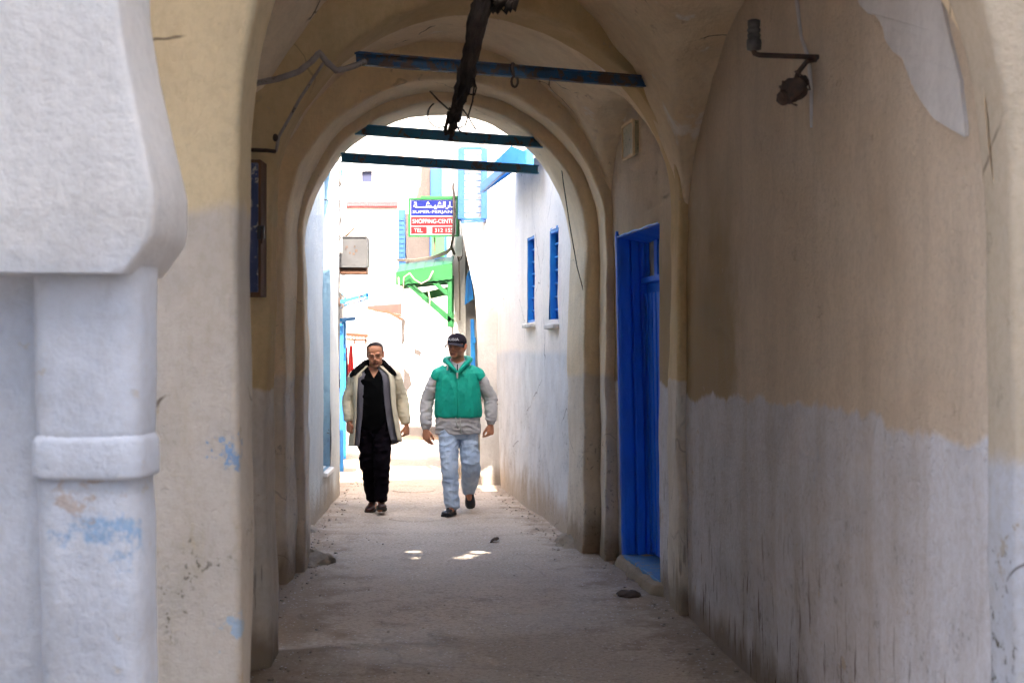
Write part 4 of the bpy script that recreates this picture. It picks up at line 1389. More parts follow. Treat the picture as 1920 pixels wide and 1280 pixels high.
# ------------------------------------------------------------------ the shop sign
d = 17.25
sg = thing('shop_sign', 'blue and red shop sign in a green frame on the corner house', 'sign', P(812, 442, d))
A_, B_ = P(768, 442, d + 0.12), P(857, 442, d - 0.06)          # bottom edge, turned a little
ux = (B_ - A_).normalized()
un = ux.cross(Vector((0, 0, 1))).normalized()                  # towards the viewer
SW, SH = (B_ - A_).length, (442 - 373) * d / F


def sp(u, v, o=0.0):
    """a point on the sign: u and v in fractions, o metres proud"""
    return A_ + ux * (u * SW) + Vector((0, 0, v * SH)) + un * o


def splate(u0, u1, v0, v1, o0, o1):
    m = MB()
    return m.hexa([sp(u0, v0, o1), sp(u1, v0, o1), sp(u1, v0, o0), sp(u0, v0, o0), sp(u0, v1, o1), sp(u1, v1, o1), sp(u1, v1, o0), sp(u0, v1, o0)])


splate(0, 1, 0, 1, -0.10, 0.0).build('box', M['green'], sg, False, 0.004)
splate(0.02, 0.98, 0.025, 0.975, 0.0, 0.006).build('white_panel', M['sign_white'], sg)
for (u0, u1, v0, v1) in ((0, 1, -0.03, 0.018), (0, 1, 0.985, 1.03), (-0.02, 0.018, -0.03, 1.03), (0.985, 1.02, -0.03, 1.03)):
    splate(u0, u1, v0, v1, 0.0, 0.014).build('frame', M['green'], sg)
splate(0.22, 0.98, 1.03, 1.09, -0.08, -0.02).build('top_rail', M['green_light'], sg)
blue = splate(0.035, 0.965, 0.545, 0.965, 0.006, 0.009).build('blue_field', M['sign_blue'], sg)
red1 = splate(0.035, 0.965, 0.275, 0.515, 0.006, 0.009).build('red_field', M['sign_red'], sg)
red2 = splate(0.035, 0.37, 0.05, 0.25, 0.006, 0.009).build('red_field', M['sign_red'], sg)
red3 = splate(0.48, 0.965, 0.05, 0.25, 0.006, 0.009).build('red_field', M['sign_red'], sg)


def sign_text(body, u0, u1, v0, v1, parent):
    vv, ff = text_mesh(body, (u1 - u0), (v1 - v0))
    m = MB()
    m.add([sp(u0 + x, v0 + y, 0.0115) for x, y in vv], ff)
    m.build('lettering', M['sign_white'], parent)


sign_text('SUPER-FERJANI', 0.07, 0.93, 0.59, 0.69, blue)
sign_text('SHOPPING-CENTE', 0.07, 0.93, 0.335, 0.455, red1)
sign_text('TEL.', 0.10, 0.29, 0.095, 0.20, red2)
sign_text('312 155', 0.54, 0.92, 0.095, 0.20, red3)
# arabic line drawn as strokes, right to left


def stroke(pts, w=0.018, parent=blue, o=0.0115):
    m = MB()
    for i in range(len(pts) - 1):
        a, b = Vector(pts[i]), Vector(pts[i + 1])
        t = (b - a)
        if t.length < 1e-5: continue
        t = Vector((t.x, t.y * SH / SW)).normalized()
        n = Vector((-t.y, t.x * SW / SH)) * w / 2
        e = Vector((t.x, t.y * SW / SH)) * w * 0.3
        q = [a - n - e, b - n + e, b + n + e, a + n - e]
        m.add([sp(p.x, p.y, o + 0.0002 * i) for p in q], [(0, 1, 2, 3)])
    m.build('letter_stroke', M['sign_white'], parent)


y0 = 0.775
stroke([(0.925, 0.87), (0.94, 0.80), (0.925, y0), (0.885, y0)])                       # dal
stroke([(0.855, 0.92), (0.855, y0)])                                                  # alif
stroke([(0.825, 0.82), (0.83, y0), (0.80, 0.735), (0.775, 0.735)])                    # ra
stroke([(0.755, 0.92), (0.755, y0)])                                                  # alif
stroke([(0.725, 0.92), (0.72, y0), (0.69, y0), (0.685, 0.82), (0.675, y0), (0.655, y0), (0.65, 0.82), (0.64, y0), (0.615, y0), (0.61, 0.83), (0.59, y0), (0.555, y0), (0.55, 0.83), (0.535, y0), (0.46, y0), (0.455, 0.82), (0.44, y0), (0.42, y0), (0.415, 0.82), (0.40, y0), (0.375, y0), (0.37, 0.83), (0.355, y0), (0.16, y0), (0.15, 0.86), (0.115, 0.845), (0.105, 0.80), (0.15, y0)])
for (u, v) in ((0.66, 0.875), (0.64, 0.91), (0.62, 0.875), (0.415, 0.875), (0.395, 0.91), (0.375, 0.875), (0.545, 0.735), (0.57, 0.735), (0.115, 0.905), (0.14, 0.905)):
    stroke([(u - 0.006, v), (u + 0.006, v)], 0.022)
# mounting
MB().bar(sp(0.5, -0.03, -0.05), sp(0.5, -0.42, -0.05), 0.018, 0.018, (0, 1, 0)).build('support_rod', M['rust'], sg)
MB().bar(sp(0.95, 0.5, -0.10), sp(1.04, 0.5, -0.9), 0.03, 0.03).build('bracket', M['green'], sg)

# ------------------------------------------------------------------ green canopy on its brackets
gc = thing('green_canopy', 'green timber canopy on triangular brackets under the shop sign', 'awning', P(800, 612, 17.3))
d = 17.2
fb = MB()
n = 18
top, bot = [], []
for i in range(n + 1):
    t = i / n
    px = 742 + (848 - 742) * t
    top.append(P(px, 512 + (495 - 512) * t, d))
    bot.append(P(px, 534 + (522 - 534) * t + (2.2 if i % 2 else 0), d))
k = n + 1
bk = [p + Vector((0, 0.03, 0)) for p in top + bot]
fb.add(top + bot + bk, [(i, i + 1, k + i + 1, k + i) for i in range(n)] + [(2 * k + i, 3 * k + i, 3 * k + i + 1, 2 * k + i + 1) for i in range(n)]
       + [(i, 2 * k + i, 2 * k + i + 1, i + 1) for i in range(n)] + [(k + i, k + i + 1, 3 * k + i + 1, 3 * k + i) for i in range(n)]
       + [(0, k, 3 * k, 2 * k), (n, 2 * k + n, 3 * k + n, k + n)])
fb.build('fascia', M['green'], gc)
for i in range(6):
    t0, t1 = i / 6, (i + 0.96) / 6
    a, b = P(742 + 106 * t0, 513 - 17 * t0, d + 0.04), P(742 + 106 * t1, 513 - 17 * t1, d + 0.04)
    m = MB()
    up_ = Vector((0, 0.62, 0.13))
    m.hexa([a, b, b + up_, a + up_, a + Vector((0, 0, 0.018)), b + Vector((0, 0, 0.018)), b + up_ + Vector((0, 0, 0.018)), a + up_ + Vector((0, 0, 0.018))])
    m.build('roof_board', M['green'], gc)
for dy in (0.05, 0.60):
    o = Vector((0, dy, 0))
    MB().bar(P(843, 512, d) + o, P(843, 612, d) + o, 0.055, 0.05, (0, 1, 0)).build('post', M['green'], gc, False, 0.004)
    MB().bar(P(766, 532, d) + o, P(845, 601, d) + o, 0.05, 0.062, (0, 0, 1)).build('brace', M['green'], gc, False, 0.004)
    MB().bar(P(808, 524, d) + o, P(845, 556, d) + o, 0.045, 0.055, (0, 0, 1)).build('brace', M['green'], gc, False, 0.004)
    MB().bar(P(748, 534, d) + o, P(846, 524, d) + o, 0.045, 0.05, (0, 0, 1)).build('rail', M['green'], gc, False, 0.004)
MB().bar(P(790, 556, d + 0.55), P(842, 545, d + 0.55), 0.02, 0.10, (0, 0, 1)).build('back_fascia', M['green_light'], gc)
cw = thing('loose_beige_wires', 'loops of pale wire sagging over the green canopy', 'wires', P(790, 520, 17.1))
for pts in ([(756, 548), (757, 520), (768, 512), (777, 524), (790, 532), (804, 524), (812, 508)], [(747, 520), (748, 540), (756, 552), (770, 556), (786, 558)],
            [(803, 545), (806, 560), (804, 582), (812, 604), (824, 612), (836, 604)], [(752, 536), (750, 546), (743, 553)]):
    MB().tube([P(x, y, 17.12) for x, y in pts], 0.009, 6).build('wire', M['beige_cable'], cw, True)
ow = thing('overhead_white_wires', 'bundle of white wires stretched from the corner house above the green canopy', 'wires', P(800, 485, 17.4))
for k in range(4):
    MB().tube([P(744, 486 + k, 19.5), P(780, 486 + k * 1.2, 18.6), P(810, 481 + k * 1.5, 18.0), P(838, 470 + k * 2, 17.6), P(846, 462 + k * 2, 17.6)], 0.008, 6).build('wire', M['beige_cable'], ow, True)

# electric boxes and cables on the corner house
eb = thing('white_meter_box', 'white plastic meter box fixed on the corner house beside the sign', 'box', P(861, 482, 17.7))
MB().box((wx(854, 17.6), 17.55, wz(481, 17.6)), (wx(867, 17.6), 17.82, wz(441, 17.6))).build('case', M['white_plastic'], eb, False, 0.012, 3)
MB().box((wx(856, 17.6), 17.535, wz(462, 17.6)), (wx(865, 17.6), 17.549, wz(446, 17.6))).build('lid', M['white_plastic'], eb, False, 0.004)
MB().tube([P(858, 481, 17.6), P(860, 490, 17.6), P(864, 486, 17.6), P(867, 478, 17.6)], 0.007, 6).build('wire', M['black_cable'], eb, True)
dc = thing('black_drop_cable', 'black cable dropping down the corner house edge past the sign', 'cable', P(852, 400, 17.1))
MB().tube([P(850, 345, 17.6), P(849, 352, 17.3), P(851, 365, 17.12), P(852, 400, 17.08), P(850, 440, 17.1), P(846, 462, 17.3), P(852, 476, 17.5)], 0.016, 8).build('cable', M['black_cable'], dc, True)
MB().tube([P(858, 300, 17.6), P(858, 380, 17.6), P(860, 440, 17.6), P(861, 520, 17.75), P(862, 600, 17.78)], 0.009, 6).build('riser', M['beige_cable'], dc, True)
# blue window cage
wc = thing('blue_window_cage', 'projecting blue iron window cage with thin cross bars', 'window cage', P(886, 413, 17.0))
d0, d1 = 16.72, 16.98
zt, zb = wz(280, 16.8), wz(412, 16.8)
xl, xr = wx(865, 16.75), wx(908, 16.75)
for x in (xl, xr):
    for y in (d0, d1):
        MB().bar((x, y, zb), (x, y, zt), 0.075 if y == d0 else 0.05, 0.05, (0, 1, 0)).build('upright', M['blue_sun'], wc, False, 0.003)
for z in (zb, zt):
    MB().bar((xl, d0, z), (xr, d0, z), 0.03, 0.035).build('rail', M['blue_sun'], wc, False, 0.003)
    for x in (xl, xr): MB().bar((x, d0, z), (x, d1, z), 0.03, 0.03).build('side_rail', M['blue_sun'], wc, False, 0.003)
MB().bar((xl - 0.005, d0 - 0.02, zb - 0.04), (xr, d0 - 0.02, zb - 0.025), 0.02, 0.02).build('rod', M['blue_sun'], wc)
for k in range(1, 11):
    z = zb + (zt - zb) * k / 11
    MB().tube([(xl, d0, z), (xl + 0.10, d0, z)], 0.007, 6).build('bar', M['blue_sun'], wc, True)
    MB().tube([(xr - 0.10, d0, z), (xr, d0, z)], 0.007, 6).build('bar', M['blue_sun'], wc, True)
    for x in (xl, xr): MB().tube([(x, d0, z), (x, d1, z)], 0.007, 6).build('bar', M['blue_sun'], wc, True)
MB().box((xl + 0.02, d1 + 0.005, zb + 0.02), (xr - 0.02, d1 + 0.03, zt - 0.02)).build('shutter', M['sign_white'], wc)
tp = thing('thin_blue_pole', 'thin blue pole standing above the window cage', 'pole', P(880, 280, 17.0))
MB().tube([P(880, 285, 17.05), P(880, 200, 17.05)], 0.013, 8).build('pole', M['blue_sun'], tp, True)

# ------------------------------------------------------------------ left side of the alley
mbx = thing('rusty_sign_box', 'weathered grey metal sign box with rust blotches hanging at left', 'sign', P(660, 512, 16.3))
d = 16.2
x0, x1 = wx(634, d), wx(688, d)
z0, z1 = wz(500, d), wz(444, d)
MB().box((x0, d, z0), (x1, d + 0.28, z1)).build('case', M['grey_steel'], mbx, False, 0.004)
for (a, b) in (((x0, z0), (x1, z0)), ((x0, z1), (x1, z1)), ((x0, z0), (x0, z1)), ((x1, z0), (x1, z1))):
    MB().bar((a[0], d - 0.008, a[1]), (b[0], d - 0.008, b[1]), 0.016, 0.016).build('rim', M['grey_steel'], mbx)
for (px, py, r) in ((650, 463, 3.2), (656, 474, 2.6), (663, 476, 3.0), (668, 470, 3.4), (665, 462, 2.4), (648, 467, 2.2)):
    m = MB()
    c = P(px, py, d - 0.004)
    m.add([c] + [c + Vector((math.cos(a), 0, math.sin(a))) * (r * d / F * (0.8 + 0.5 * noise.noise(Vector((px, a * 2, 0))))) for a in lin(0, 2 * math.pi, 13)[:-1]],
          [(0, i + 1, (i + 1) % 13 + (1 if i == 12 else 1)) if False else (0, i + 1, (i + 1) % 13 + 1) for i in range(13)])
    m.build('rust_patch', M['rust'], mbx)
MB().box((x0 + 0.005, d + 0.03, wz(513, d)), (x1 - 0.012, d + 0.26, z0 - 0.004)).build('underside_board', M['tan_wood'], mbx, False, 0.004)
MB().bar((x0 - 0.25, d + 0.14, z1 - 0.03), (x0, d + 0.14, z1 - 0.03), 0.03, 0.03).build('arm', M['rust'], mbx)
dp = thing('dry_plant_stalk', 'dry bent plant stalk growing on top of the metal sign box', 'plant', P(660, 443, 16.25))
MB().tube([P(648, 443, 16.25), P(655, 436, 16.25), P(664, 428, 16.25), P(672, 421, 16.25), P(678, 422, 16.25)], [0.012, 0.010, 0.008, 0.006, 0.003], 6).build('stalk', M['tan_wood'], dp, True)
for (a_, b_) in (((655, 436), (650, 430)), ((662, 430), (667, 434)), ((668, 425), (664, 419)), ((651, 441), (658, 442))):
    m = MB()
    p_, q_ = P(*a_, 16.25), P(*b_, 16.22)
    m.add([p_, p_.lerp(q_, 0.5) + Vector((0, 0.01, 0.012)), q_, p_.lerp(q_, 0.5) - Vector((0, 0.01, 0.012))], [(0, 1, 2, 3)])
    m.build('leaf', M['canvas'], dp)
wb = thing('white_junction_box', 'tall white junction box on the left wall beside the metal sign box', 'box', P(640, 475, 15.9))
MB().box((wx(628, 15.85), 15.75, wz(474, 15.85)), (wx(640, 15.85), 15.95, wz(420, 15.85))).build('case', M['white_plastic'], wb, False, 0.01, 3)
MB().box((wx(629, 15.85), 15.7, wz(400, 15.85)), (wx(637, 15.85), 15.9, wz(378, 15.85))).build('case', M['white_plastic'], wb, False, 0.01, 3)
vb = thing('cable_tangle', 'tangle of dark cables running up the end of the pale blue house', 'cables', P(636, 400, 15.75))
for k in range(7):
    MB().tube([P(630 + rnd.uniform(-3, 7) + 3 * math.sin(t * 9 + k), 300 + 180 * t, 15.72) for t in lin(0, 1, 16)], 0.010, 6).build('cable', M['black_cable' if k % 2 else 'conduit'], vb, True)
MB().tube([P(598, 362, 14.2), P(606, 374, 14.4), P(616, 376, 14.7), P(628, 360, 15.3)], 0.006, 6).build('slack_wire', M['black_cable'], vb, True)
sl = thing('iron_bracket_canopy', 'stone slab canopy carried on blue scrolled iron bracket at left', 'awning', P(670, 560, 19))
d = 18.6
m = MB()
m.hexa([P(638, 549, d), P(706, 556, d), P(704, 548, d + 0.9), P(638, 544, d + 0.9), P(638, 534, d), P(706, 546, d), P(704, 540, d + 0.9), P(638, 532, d + 0.9)])
m.rough(0.0, 0.02, 0.008)
m.build('slab', M['old_white'], sl, False, 0.01)
MB().bar(P(638, 566, d), P(690, 552, d), 0.03, 0.045).build('arm', M['blue_light'], sl)
MB().tube([P(679 + (8 - 0.9 * a) * math.cos(a), 557 + (8 - 0.9 * a) * math.sin(a), d - 0.02) for a in lin(0, 8.0, 40)], 0.011, 6).build('scroll', M['blue_iron'], sl, True)
MB().tube([P(640, 575, d), P(655, 569, d), P(672, 566, d), P(690, 558, d)], 0.013, 6).build('scroll', M['blue_iron'], sl, True)
MB().tube([P(640, 550, d), P(648, 560, d), P(644, 570, d), P(640, 578, d)], 0.012, 6).build('scroll', M['blue_iron'], sl, True)
MB().bar(P(689, 550, d), P(689, 562, d), 0.03, 0.03, (0, 1, 0)).build('finial', M['blue_light'], sl)
ba = thing('brown_lean_awning', 'pinkish brown sheet awning with a strut on the side of the cracked house', 'awning', P(740, 590, 25))
d = 25.0
MB().hexa([P(688, 577, d), P(753, 590, d), P(753, 586, d + 1.0), P(700, 575, d + 1.0), P(688, 574, d), P(753, 570, d), P(753, 568, d + 1.0), P(700, 572, d + 1.0)]).build('sheet', M['pink_brown'], ba)
MB().bar(P(722, 582, d), P(754, 599, d), 0.05, 0.05).build('strut', M['tan_wood'], ba)
MB().bar(P(688, 578, d), P(753, 592, d), 0.03, 0.03).build('edge_rail', M['tan_wood'], ba)
ca = thing('canvas_stall_awning', 'beige canvas awning with carved wooden fretwork hanging below it', 'awning', P(668, 640, 23.5))
d = 23.5
m = MB()
m.grid(lambda u, v: tuple(P(648 + 42 * u, 606 + 19 * v + 3 * u, d + 0.5 - 0.5 * v) + Vector((0, 0.02 * math.sin(u * 25), 0))), lin(0, 1, 24), lin(0, 1, 8))
m.grid(lambda u, v: tuple(P(648 + 42 * u, 606 + 19 * v + 3 * u, d + 0.53 - 0.5 * v) + Vector((0, 0.02 * math.sin(u * 25), 0))), lin(0, 1, 24), lin(0, 1, 8))
m.build('canvas', M['canvas'], ca, True)
MB().bar(P(649, 627, d), P(690, 630, d), 0.04, 0.05).build('rail', M['tan_wood'], ca)
MB().bar(P(649, 636, d), P(688, 638, d), 0.03, 0.035).build('rail', M['tan_wood'], ca)
for px in (653, 659, 665, 671, 677, 683): MB().bar(P(px, 627, d), P(px + 3, 638, d), 0.02, 0.025, (0, 1, 0)).build('fret', M['tan_wood'], ca)
for px in (665, 686): MB().bar(P(px, 636, d), P(px, 645, d), 0.03, 0.03, (0, 1, 0)).build('pendant', M['tan_wood'], ca)
bd = thing('blue_shop_front', 'upright blue shop door frame in the shade at left', 'door', P(641, 740, 19.2))
MB().bar(P(640, 606, 19.0), P(640, 900, 19.0), 0.06, 0.06, (0, 1, 0)).build('post', M['blue_light'], bd, False, 0.005)
MB().bar(P(645, 598, 19.4), P(645, 860, 19.4), 0.05, 0.06, (0, 1, 0)).build('post', M['blue_paint'], bd, False, 0.005)
MB().bar(P(639, 600, 19.0), P(664, 597, 19.4), 0.04, 0.05).build('head_rail', M['blue_light'], bd)
for k, (px, w_, y0_, y1_, lab) in enumerate(((649, 7.5, 652, 737, 'red garment hanging by the blue shop front, nearer of two'), (658, 8.5, 648, 716, 'red fringed garment hanging by the blue shop front, farther of two'))):
    d = 20.5 + k * 0.4
    rc = thing('red_garment', lab, 'clothing', P(px, y1_, d), 'red clothes hung at the shop')
    m = MB()
    m.grid(lambda u, v: tuple(P(px + w_ * (u - 0.5) * (0.7 + 0.9 * v), y0_ + (y1_ - y0_) * v, d + 0.05 * math.sin(u * 14))), lin(0, 1, 18), lin(0, 1, 14))
    m.grid(lambda u, v: tuple(P(px + w_ * (u - 0.5) * (0.7 + 0.9 * v), y0_ + (y1_ - y0_) * v, d + 0.12 - 0.05 * math.sin(u * 14))), lin(0, 1, 18), lin(0, 1, 14))
    m.build('cloth', M['red_cloth'], rc, True)
    MB().tube([P(px - 2.5, y0_ + 1, d + 0.06), P(px, y0_ - 3, d + 0.06), P(px + 2.5, y0_ + 1, d + 0.06)], 0.008, 6).build('hanger', M['rust'], rc, True)

# ------------------------------------------------------------------ people
def skin_mat(name, base):
    n = NT(name)
    a = n.t.nodes.new('ShaderNodeVertexColor')
    a.layer_name = 'tone'
    tc = n.t.nodes.new('ShaderNodeTexCoord').outputs['Object']
    c = n.mix(n.math('MULTIPLY', n.step(n.noise(30.0, 3, 0.6, tc), 0.4, 0.7), 0.18), a.outputs['Color'], tuple(x * 0.7 for x in base))
    n.b.inputs['Subsurface Weight'].default_value = 0.06
    n.b.inputs['Subsurface Radius'].default_value = (0.012, 0.005, 0.003)
    return n.out(c, 0.55, n.bump(n.noise(120.0, 2, 0.6, tc), 0.12, 0.003), spec=0.35)


def voxel(mb, size, smooth=3, factor=0.5):
    """fuses overlapping closed shapes into one continuous skin; returns vertices and faces"""
    me = bpy.data.meshes.new('tmp')
    me.from_pydata(mb.v, [], mb.f)
    bm = bmesh.new()
    bm.from_mesh(me)
    bmesh.ops.recalc_face_normals(bm, faces=bm.faces)
    bm.to_mesh(me)
    bm.free()
    o = bpy.data.objects.new('tmp', me)
    COL.objects.link(o)
    r = o.modifiers.new('r', 'REMESH')
    r.mode = 'VOXEL'
    r.voxel_size = size
    if smooth:
        s = o.modifiers.new('s', 'SMOOTH')
        s.iterations = smooth
        s.factor = factor
    dg = bpy.context.evaluated_depsgraph_get()
    m2 = bpy.data.meshes.new_from_object(o.evaluated_get(dg))
    n = len(m2.vertices)
    co = np.empty(n * 3)
    m2.vertices.foreach_get('co', co)
    no = np.empty(n * 3)
    m2.vertex_normals.foreach_get('vector', no)
    fs = [tuple(p.vertices) for p in m2.polygons]
    bpy.data.objects.remove(o)
    bpy.data.meshes.remove(me)
    bpy.data.meshes.remove(m2)
    return co.reshape(-1, 3), no.reshape(-1, 3), fs


def folds(co, no, amp, freq, stretch=(1, 1, 1), seed=0.0, amp2=0.0, freq2=40.0):
    out = co.copy()
    st = Vector(stretch)
    sv = Vector((seed, seed * 1.3, seed * 0.7))
    for i in range(len(co)):
        p = Vector(co[i])
        q = Vector((p.x * st.x, p.y * st.y, p.z * st.z)) * freq + sv
        h = 1 - 2 * abs(noise.noise(q)) - 0.5
        k = amp * h
        if amp2: k += amp2 * noise.noise(p * freq2 + sv)
        out[i] = co[i] + no[i] * k
    return out


def from_arrays(co, fs, keep=None):
    m = MB()
    if keep is not None: fs = [f for f in fs if keep(sum((Vector(co[i]) for i in f), Vector()) / len(f))]
    used = sorted({i for f in fs for i in f})
    idx = {u: k for k, u in enumerate(used)}
    m.add([tuple(co[u]) for u in used], [tuple(idx[i] for i in f) for f in fs])
    return m


HEAD = [(-0.116, 0.016, 0.062, 0.000), (-0.110, 0.030, 0.078, 0.012), (-0.095, 0.043, 0.086, 0.030), (-0.075, 0.053, 0.085, 0.048), (-0.05, 0.062, 0.082, 0.072), (-0.02, 0.068, 0.079, 0.090),
        (0.01, 0.071, 0.079, 0.098), (0.035, 0.074, 0.084, 0.102), (0.06, 0.0745, 0.084, 0.102), (0.08, 0.070, 0.076, 0.095), (0.097, 0.059, 0.062, 0.080), (0.110, 0.042, 0.043, 0.058), (0.118, 0.020, 0.020, 0.030)]


def head_shapes(mb, Mt, wide=1.0, grow=0.0, features=True):
    """head with brow, eyes, nose, lips, cheeks, chin and ears; Mt places it"""
    n = 28
    vs_, fs = [], []
    for (z, w, f, b) in HEAD:
        w, f, b = w * wide + grow, f + grow, b + grow
        for j in range(n):
            a = 2 * math.pi * j / n
            ca, sa = math.cos(a), math.sin(a)
            q = (abs(ca) ** 2.3 + abs(sa) ** 2.3) ** (-1 / 2.3)
            y = sa * q * (b if sa > 0 else f)
            vs_.append(Mt @ Vector((ca * q * w, y, z + (grow if z > 0 else 0))))
    for i in range(len(HEAD) - 1):
        for j in range(n): fs.append((i * n + j, i * n + (j + 1) % n, (i + 1) * n + (j + 1) % n, (i + 1) * n + j))
    fs.append(tuple(range(n))[::-1])
    fs.append(tuple(range((len(HEAD) - 1) * n, len(HEAD) * n)))
    mb.add(vs_, fs)
    if not features: return
    e = lambda c, r, rot=None: mb.ell(Mt @ Vector(c), r, (Mt.to_3x3() @ rot) if rot else Mt.to_3x3(), 14, 10)
    t = lambda pts, r: mb.tube([Mt @ Vector(p) for p in pts], r, 10)
    t([(0, -0.082, 0.014), (0, -0.090, -0.005), (0, -0.101, -0.024), (0, -0.107, -0.033)], [0.009, 0.010, 0.013, 0.014])      # nose
    e((0.013, -0.093, -0.036), (0.011, 0.012, 0.009))
    e((-0.013, -0.093, -0.036), (0.011, 0.012, 0.009))
    for s in (-1, 1):
        t([(s * 0.010, -0.084, 0.020), (s * 0.030, -0.083, 0.026), (s * 0.052, -0.068, 0.020)], [0.010, 0.011, 0.009])         # brow
        e((s * 0.031, -0.066, 0.003), (0.016, 0.012, 0.013))                                                                   # eye under its lid
        e((s * 0.046, -0.052, -0.028), (0.022, 0.020, 0.020))                                                                  # cheekbone
        e((s * 0.030, -0.066, -0.055), (0.022, 0.020, 0.024))                                                                  # cheek
        e((s * 0.075 * wide, 0.012, -0.004), (0.009, 0.020, 0.032), Matrix.Rotation(s * -0.25, 3, 'Z'))                        # ear
        e((s * 0.079 * wide, 0.022, 0.008), (0.008, 0.016, 0.020), Matrix.Rotation(s * -0.35, 3, 'Z'))
    t([(-0.026, -0.074, -0.066), (-0.010, -0.085, -0.062), (0.010, -0.085, -0.062), (0.026, -0.074, -0.066)], 0.0075)          # upper lip
    t([(-0.020, -0.076, -0.075), (0.0, -0.085, -0.077), (0.020, -0.076, -0.075)], 0.0075)                                      # lower lip
    e((0, -0.076, -0.098), (0.022, 0.016, 0.016))                                                                              # chin
    for s in (-1, 1): e((s * 0.048, -0.02, -0.075), (0.018, 0.035, 0.025))                                                     # jaw


def hand_shapes(mb, wrist, down, spread, inward, curl=0.5, s=1.0):
    """palm, four curled fingers and a thumb leaving the side of the palm; spread points to the thumb"""
    d, sp_, nn = down.normalized(), spread.normalized(), inward.normalized()
    mb.tube([wrist - d * 0.03, wrist, wrist + d * 0.03 * s, wrist + d * 0.07 * s, wrist + d * 0.095 * s],
            [(0.028, 0.024), (0.028, 0.021), (0.036 * s, 0.020), (0.041 * s, 0.018), (0.036 * s, 0.014)], 14, ref=sp_)
    for k, (o, L, r) in enumerate(((0.029, 0.072, 0.0095), (0.010, 0.082, 0.0098), (-0.010, 0.076, 0.0095), (-0.028, 0.058, 0.0085))):
        p = wrist + d * (0.086 - 0.004 * k) * s + sp_ * o * s
        a = 0.15 + curl * 0.35
        pts = [p - d * 0.02, p]
        for seg in (0.44, 0.32, 0.24):
            a += curl * 0.55
            p = p + (d * math.cos(a) + nn * math.sin(a) + sp_ * (0.06 * (1.5 - k))) * (L * seg * s)
            pts.append(p)
        mb.tube(pts, [r * s, r * s, r * 0.97 * s, r * 0.9 * s, r * 0.78 * s], 9)
    p = wrist + d * 0.022 * s + sp_ * 0.026 * s
    mb.tube([p, p + (d * 0.75 + sp_ * 0.6 + nn * 0.3) * 0.032 * s, p + (d * 0.95 + sp_ * 0.45 + nn * 0.45) * 0.055 * s, p + (d * 1.05 + sp_ * 0.30 + nn * 0.5) * 0.075 * s], [0.014 * s, 0.0125 * s, 0.011 * s, 0.0085 * s], 9)


def shoe_mb(heel, fwd, up, L=0.285, w=1.0):
    """shoe lofted from heel to toe, flat underneath"""
    f, u = fwd.normalized(), up.normalized()
    u = (u - f * u.dot(f)).normalized()
    s = f.cross(u)
    m = MB()
    sec = [(0.0, 0.020, 0.050), (0.02, 0.030, 0.075), (0.07, 0.035, 0.095), (0.11, 0.036, 0.088), (0.15, 0.040, 0.068), (0.20, 0.046, 0.055), (0.24, 0.045, 0.047), (0.27, 0.034, 0.038), (0.285, 0.014, 0.026)]
    n = 18
    vs_, fs = [], []
    for (t, hw, h) in sec:
        for j in range(n):
            a = 2 * math.pi * j / n
            ca, sa = math.cos(a), math.sin(a)
            x = ca * hw * w
            z = h * 0.5 + sa * h * 0.5 if sa > 0 else h * 0.5 + max(sa * 1.6, -1) * h * 0.5
            vs_.append(heel + f * (t * L / 0.285) + s * x + u * z)
    for i in range(len(sec) - 1):
        for j in range(n): fs.append((i * n + j, i * n + (j + 1) % n, (i + 1) * n + (j + 1) % n, (i + 1) * n + j))
    fs.append(tuple(range(n))[::-1])
    fs.append(tuple(range((len(sec) - 1) * n, len(sec) * n)))
    m.add(vs_, fs)
    sole = MB()
    pts = []
    for sg_ in (1, -1):
        for (t, hw, h) in (sec if sg_ > 0 else sec[::-1]):
            pts.append(heel + f * (t * 1.01 * L / 0.285 - 0.002) + s * sg_ * (hw + 0.004) * w)
    k = len(pts)
    sole.add([p - u * 0.010 for p in pts] + [p + u * 0.010 for p in pts], [tuple(range(k))[::-1], tuple(range(k, 2 * k))] + [(i, (i + 1) % k, k + (i + 1) % k, k + i) for i in range(k)])
    return m, sole


def tone_body(o, co, Mh_inv, base, feats):
    """complexion: lips, brows, lashes and stubble where a face has them"""
    me = o.data
    at = me.color_attributes.new('tone', 'FLOAT_COLOR', 'POINT')
    cols = np.ones((len(co), 4))
    cols[:, :3] = base
    for i in range(len(co)):
        p = Mh_inv @ Vector(co[i])
        if -0.14 < p.z < 0.13 and abs(p.x) < 0.1 and -0.13 < p.y < 0.12:
            c = np.array(base)
            if p.y < -0.03:
                if abs(p.x) < 0.027 and -0.081 < p.z < -0.059 and p.y < -0.07:
                    c = np.array(feats['lip'])
                    if -0.0715 < p.z < -0.0675: c = c * 0.45
                elif feats.get('stubble') and p.z < -0.045 and not (abs(p.x) < 0.02 and p.z > -0.05):
                    c = c * (1 - feats['stubble']) + np.array((0.03, 0.022, 0.02)) * feats['stubble']
                if feats.get('moustache') is not None and abs(p.x) < 0.030 and -0.059 < p.z < -0.044 and p.y < -0.07: c = c * 0.6
                if 0.010 < abs(p.x) < 0.056 and 0.019 - abs(abs(p.x) - 0.03) * 0.15 < p.z < 0.031 - abs(abs(p.x) - 0.03) * 0.2: c = np.array(feats['brow'])
                if 0.017 < abs(p.x) < 0.046 and abs(p.z - 0.002) < 0.0045: c = c * 0.42
                if abs(p.x) < 0.018 and -0.047 < p.z < -0.041 and p.y < -0.085: c = c * 0.45
                if p.y < -0.097 and -0.04 < p.z < -0.02: c = c * 1.12
            if abs(p.x) > 0.074: c = c * np.array((1.05, 0.80, 0.80))
            cols[i, :3] = c
    at.data.foreach_set('color', cols.ravel())


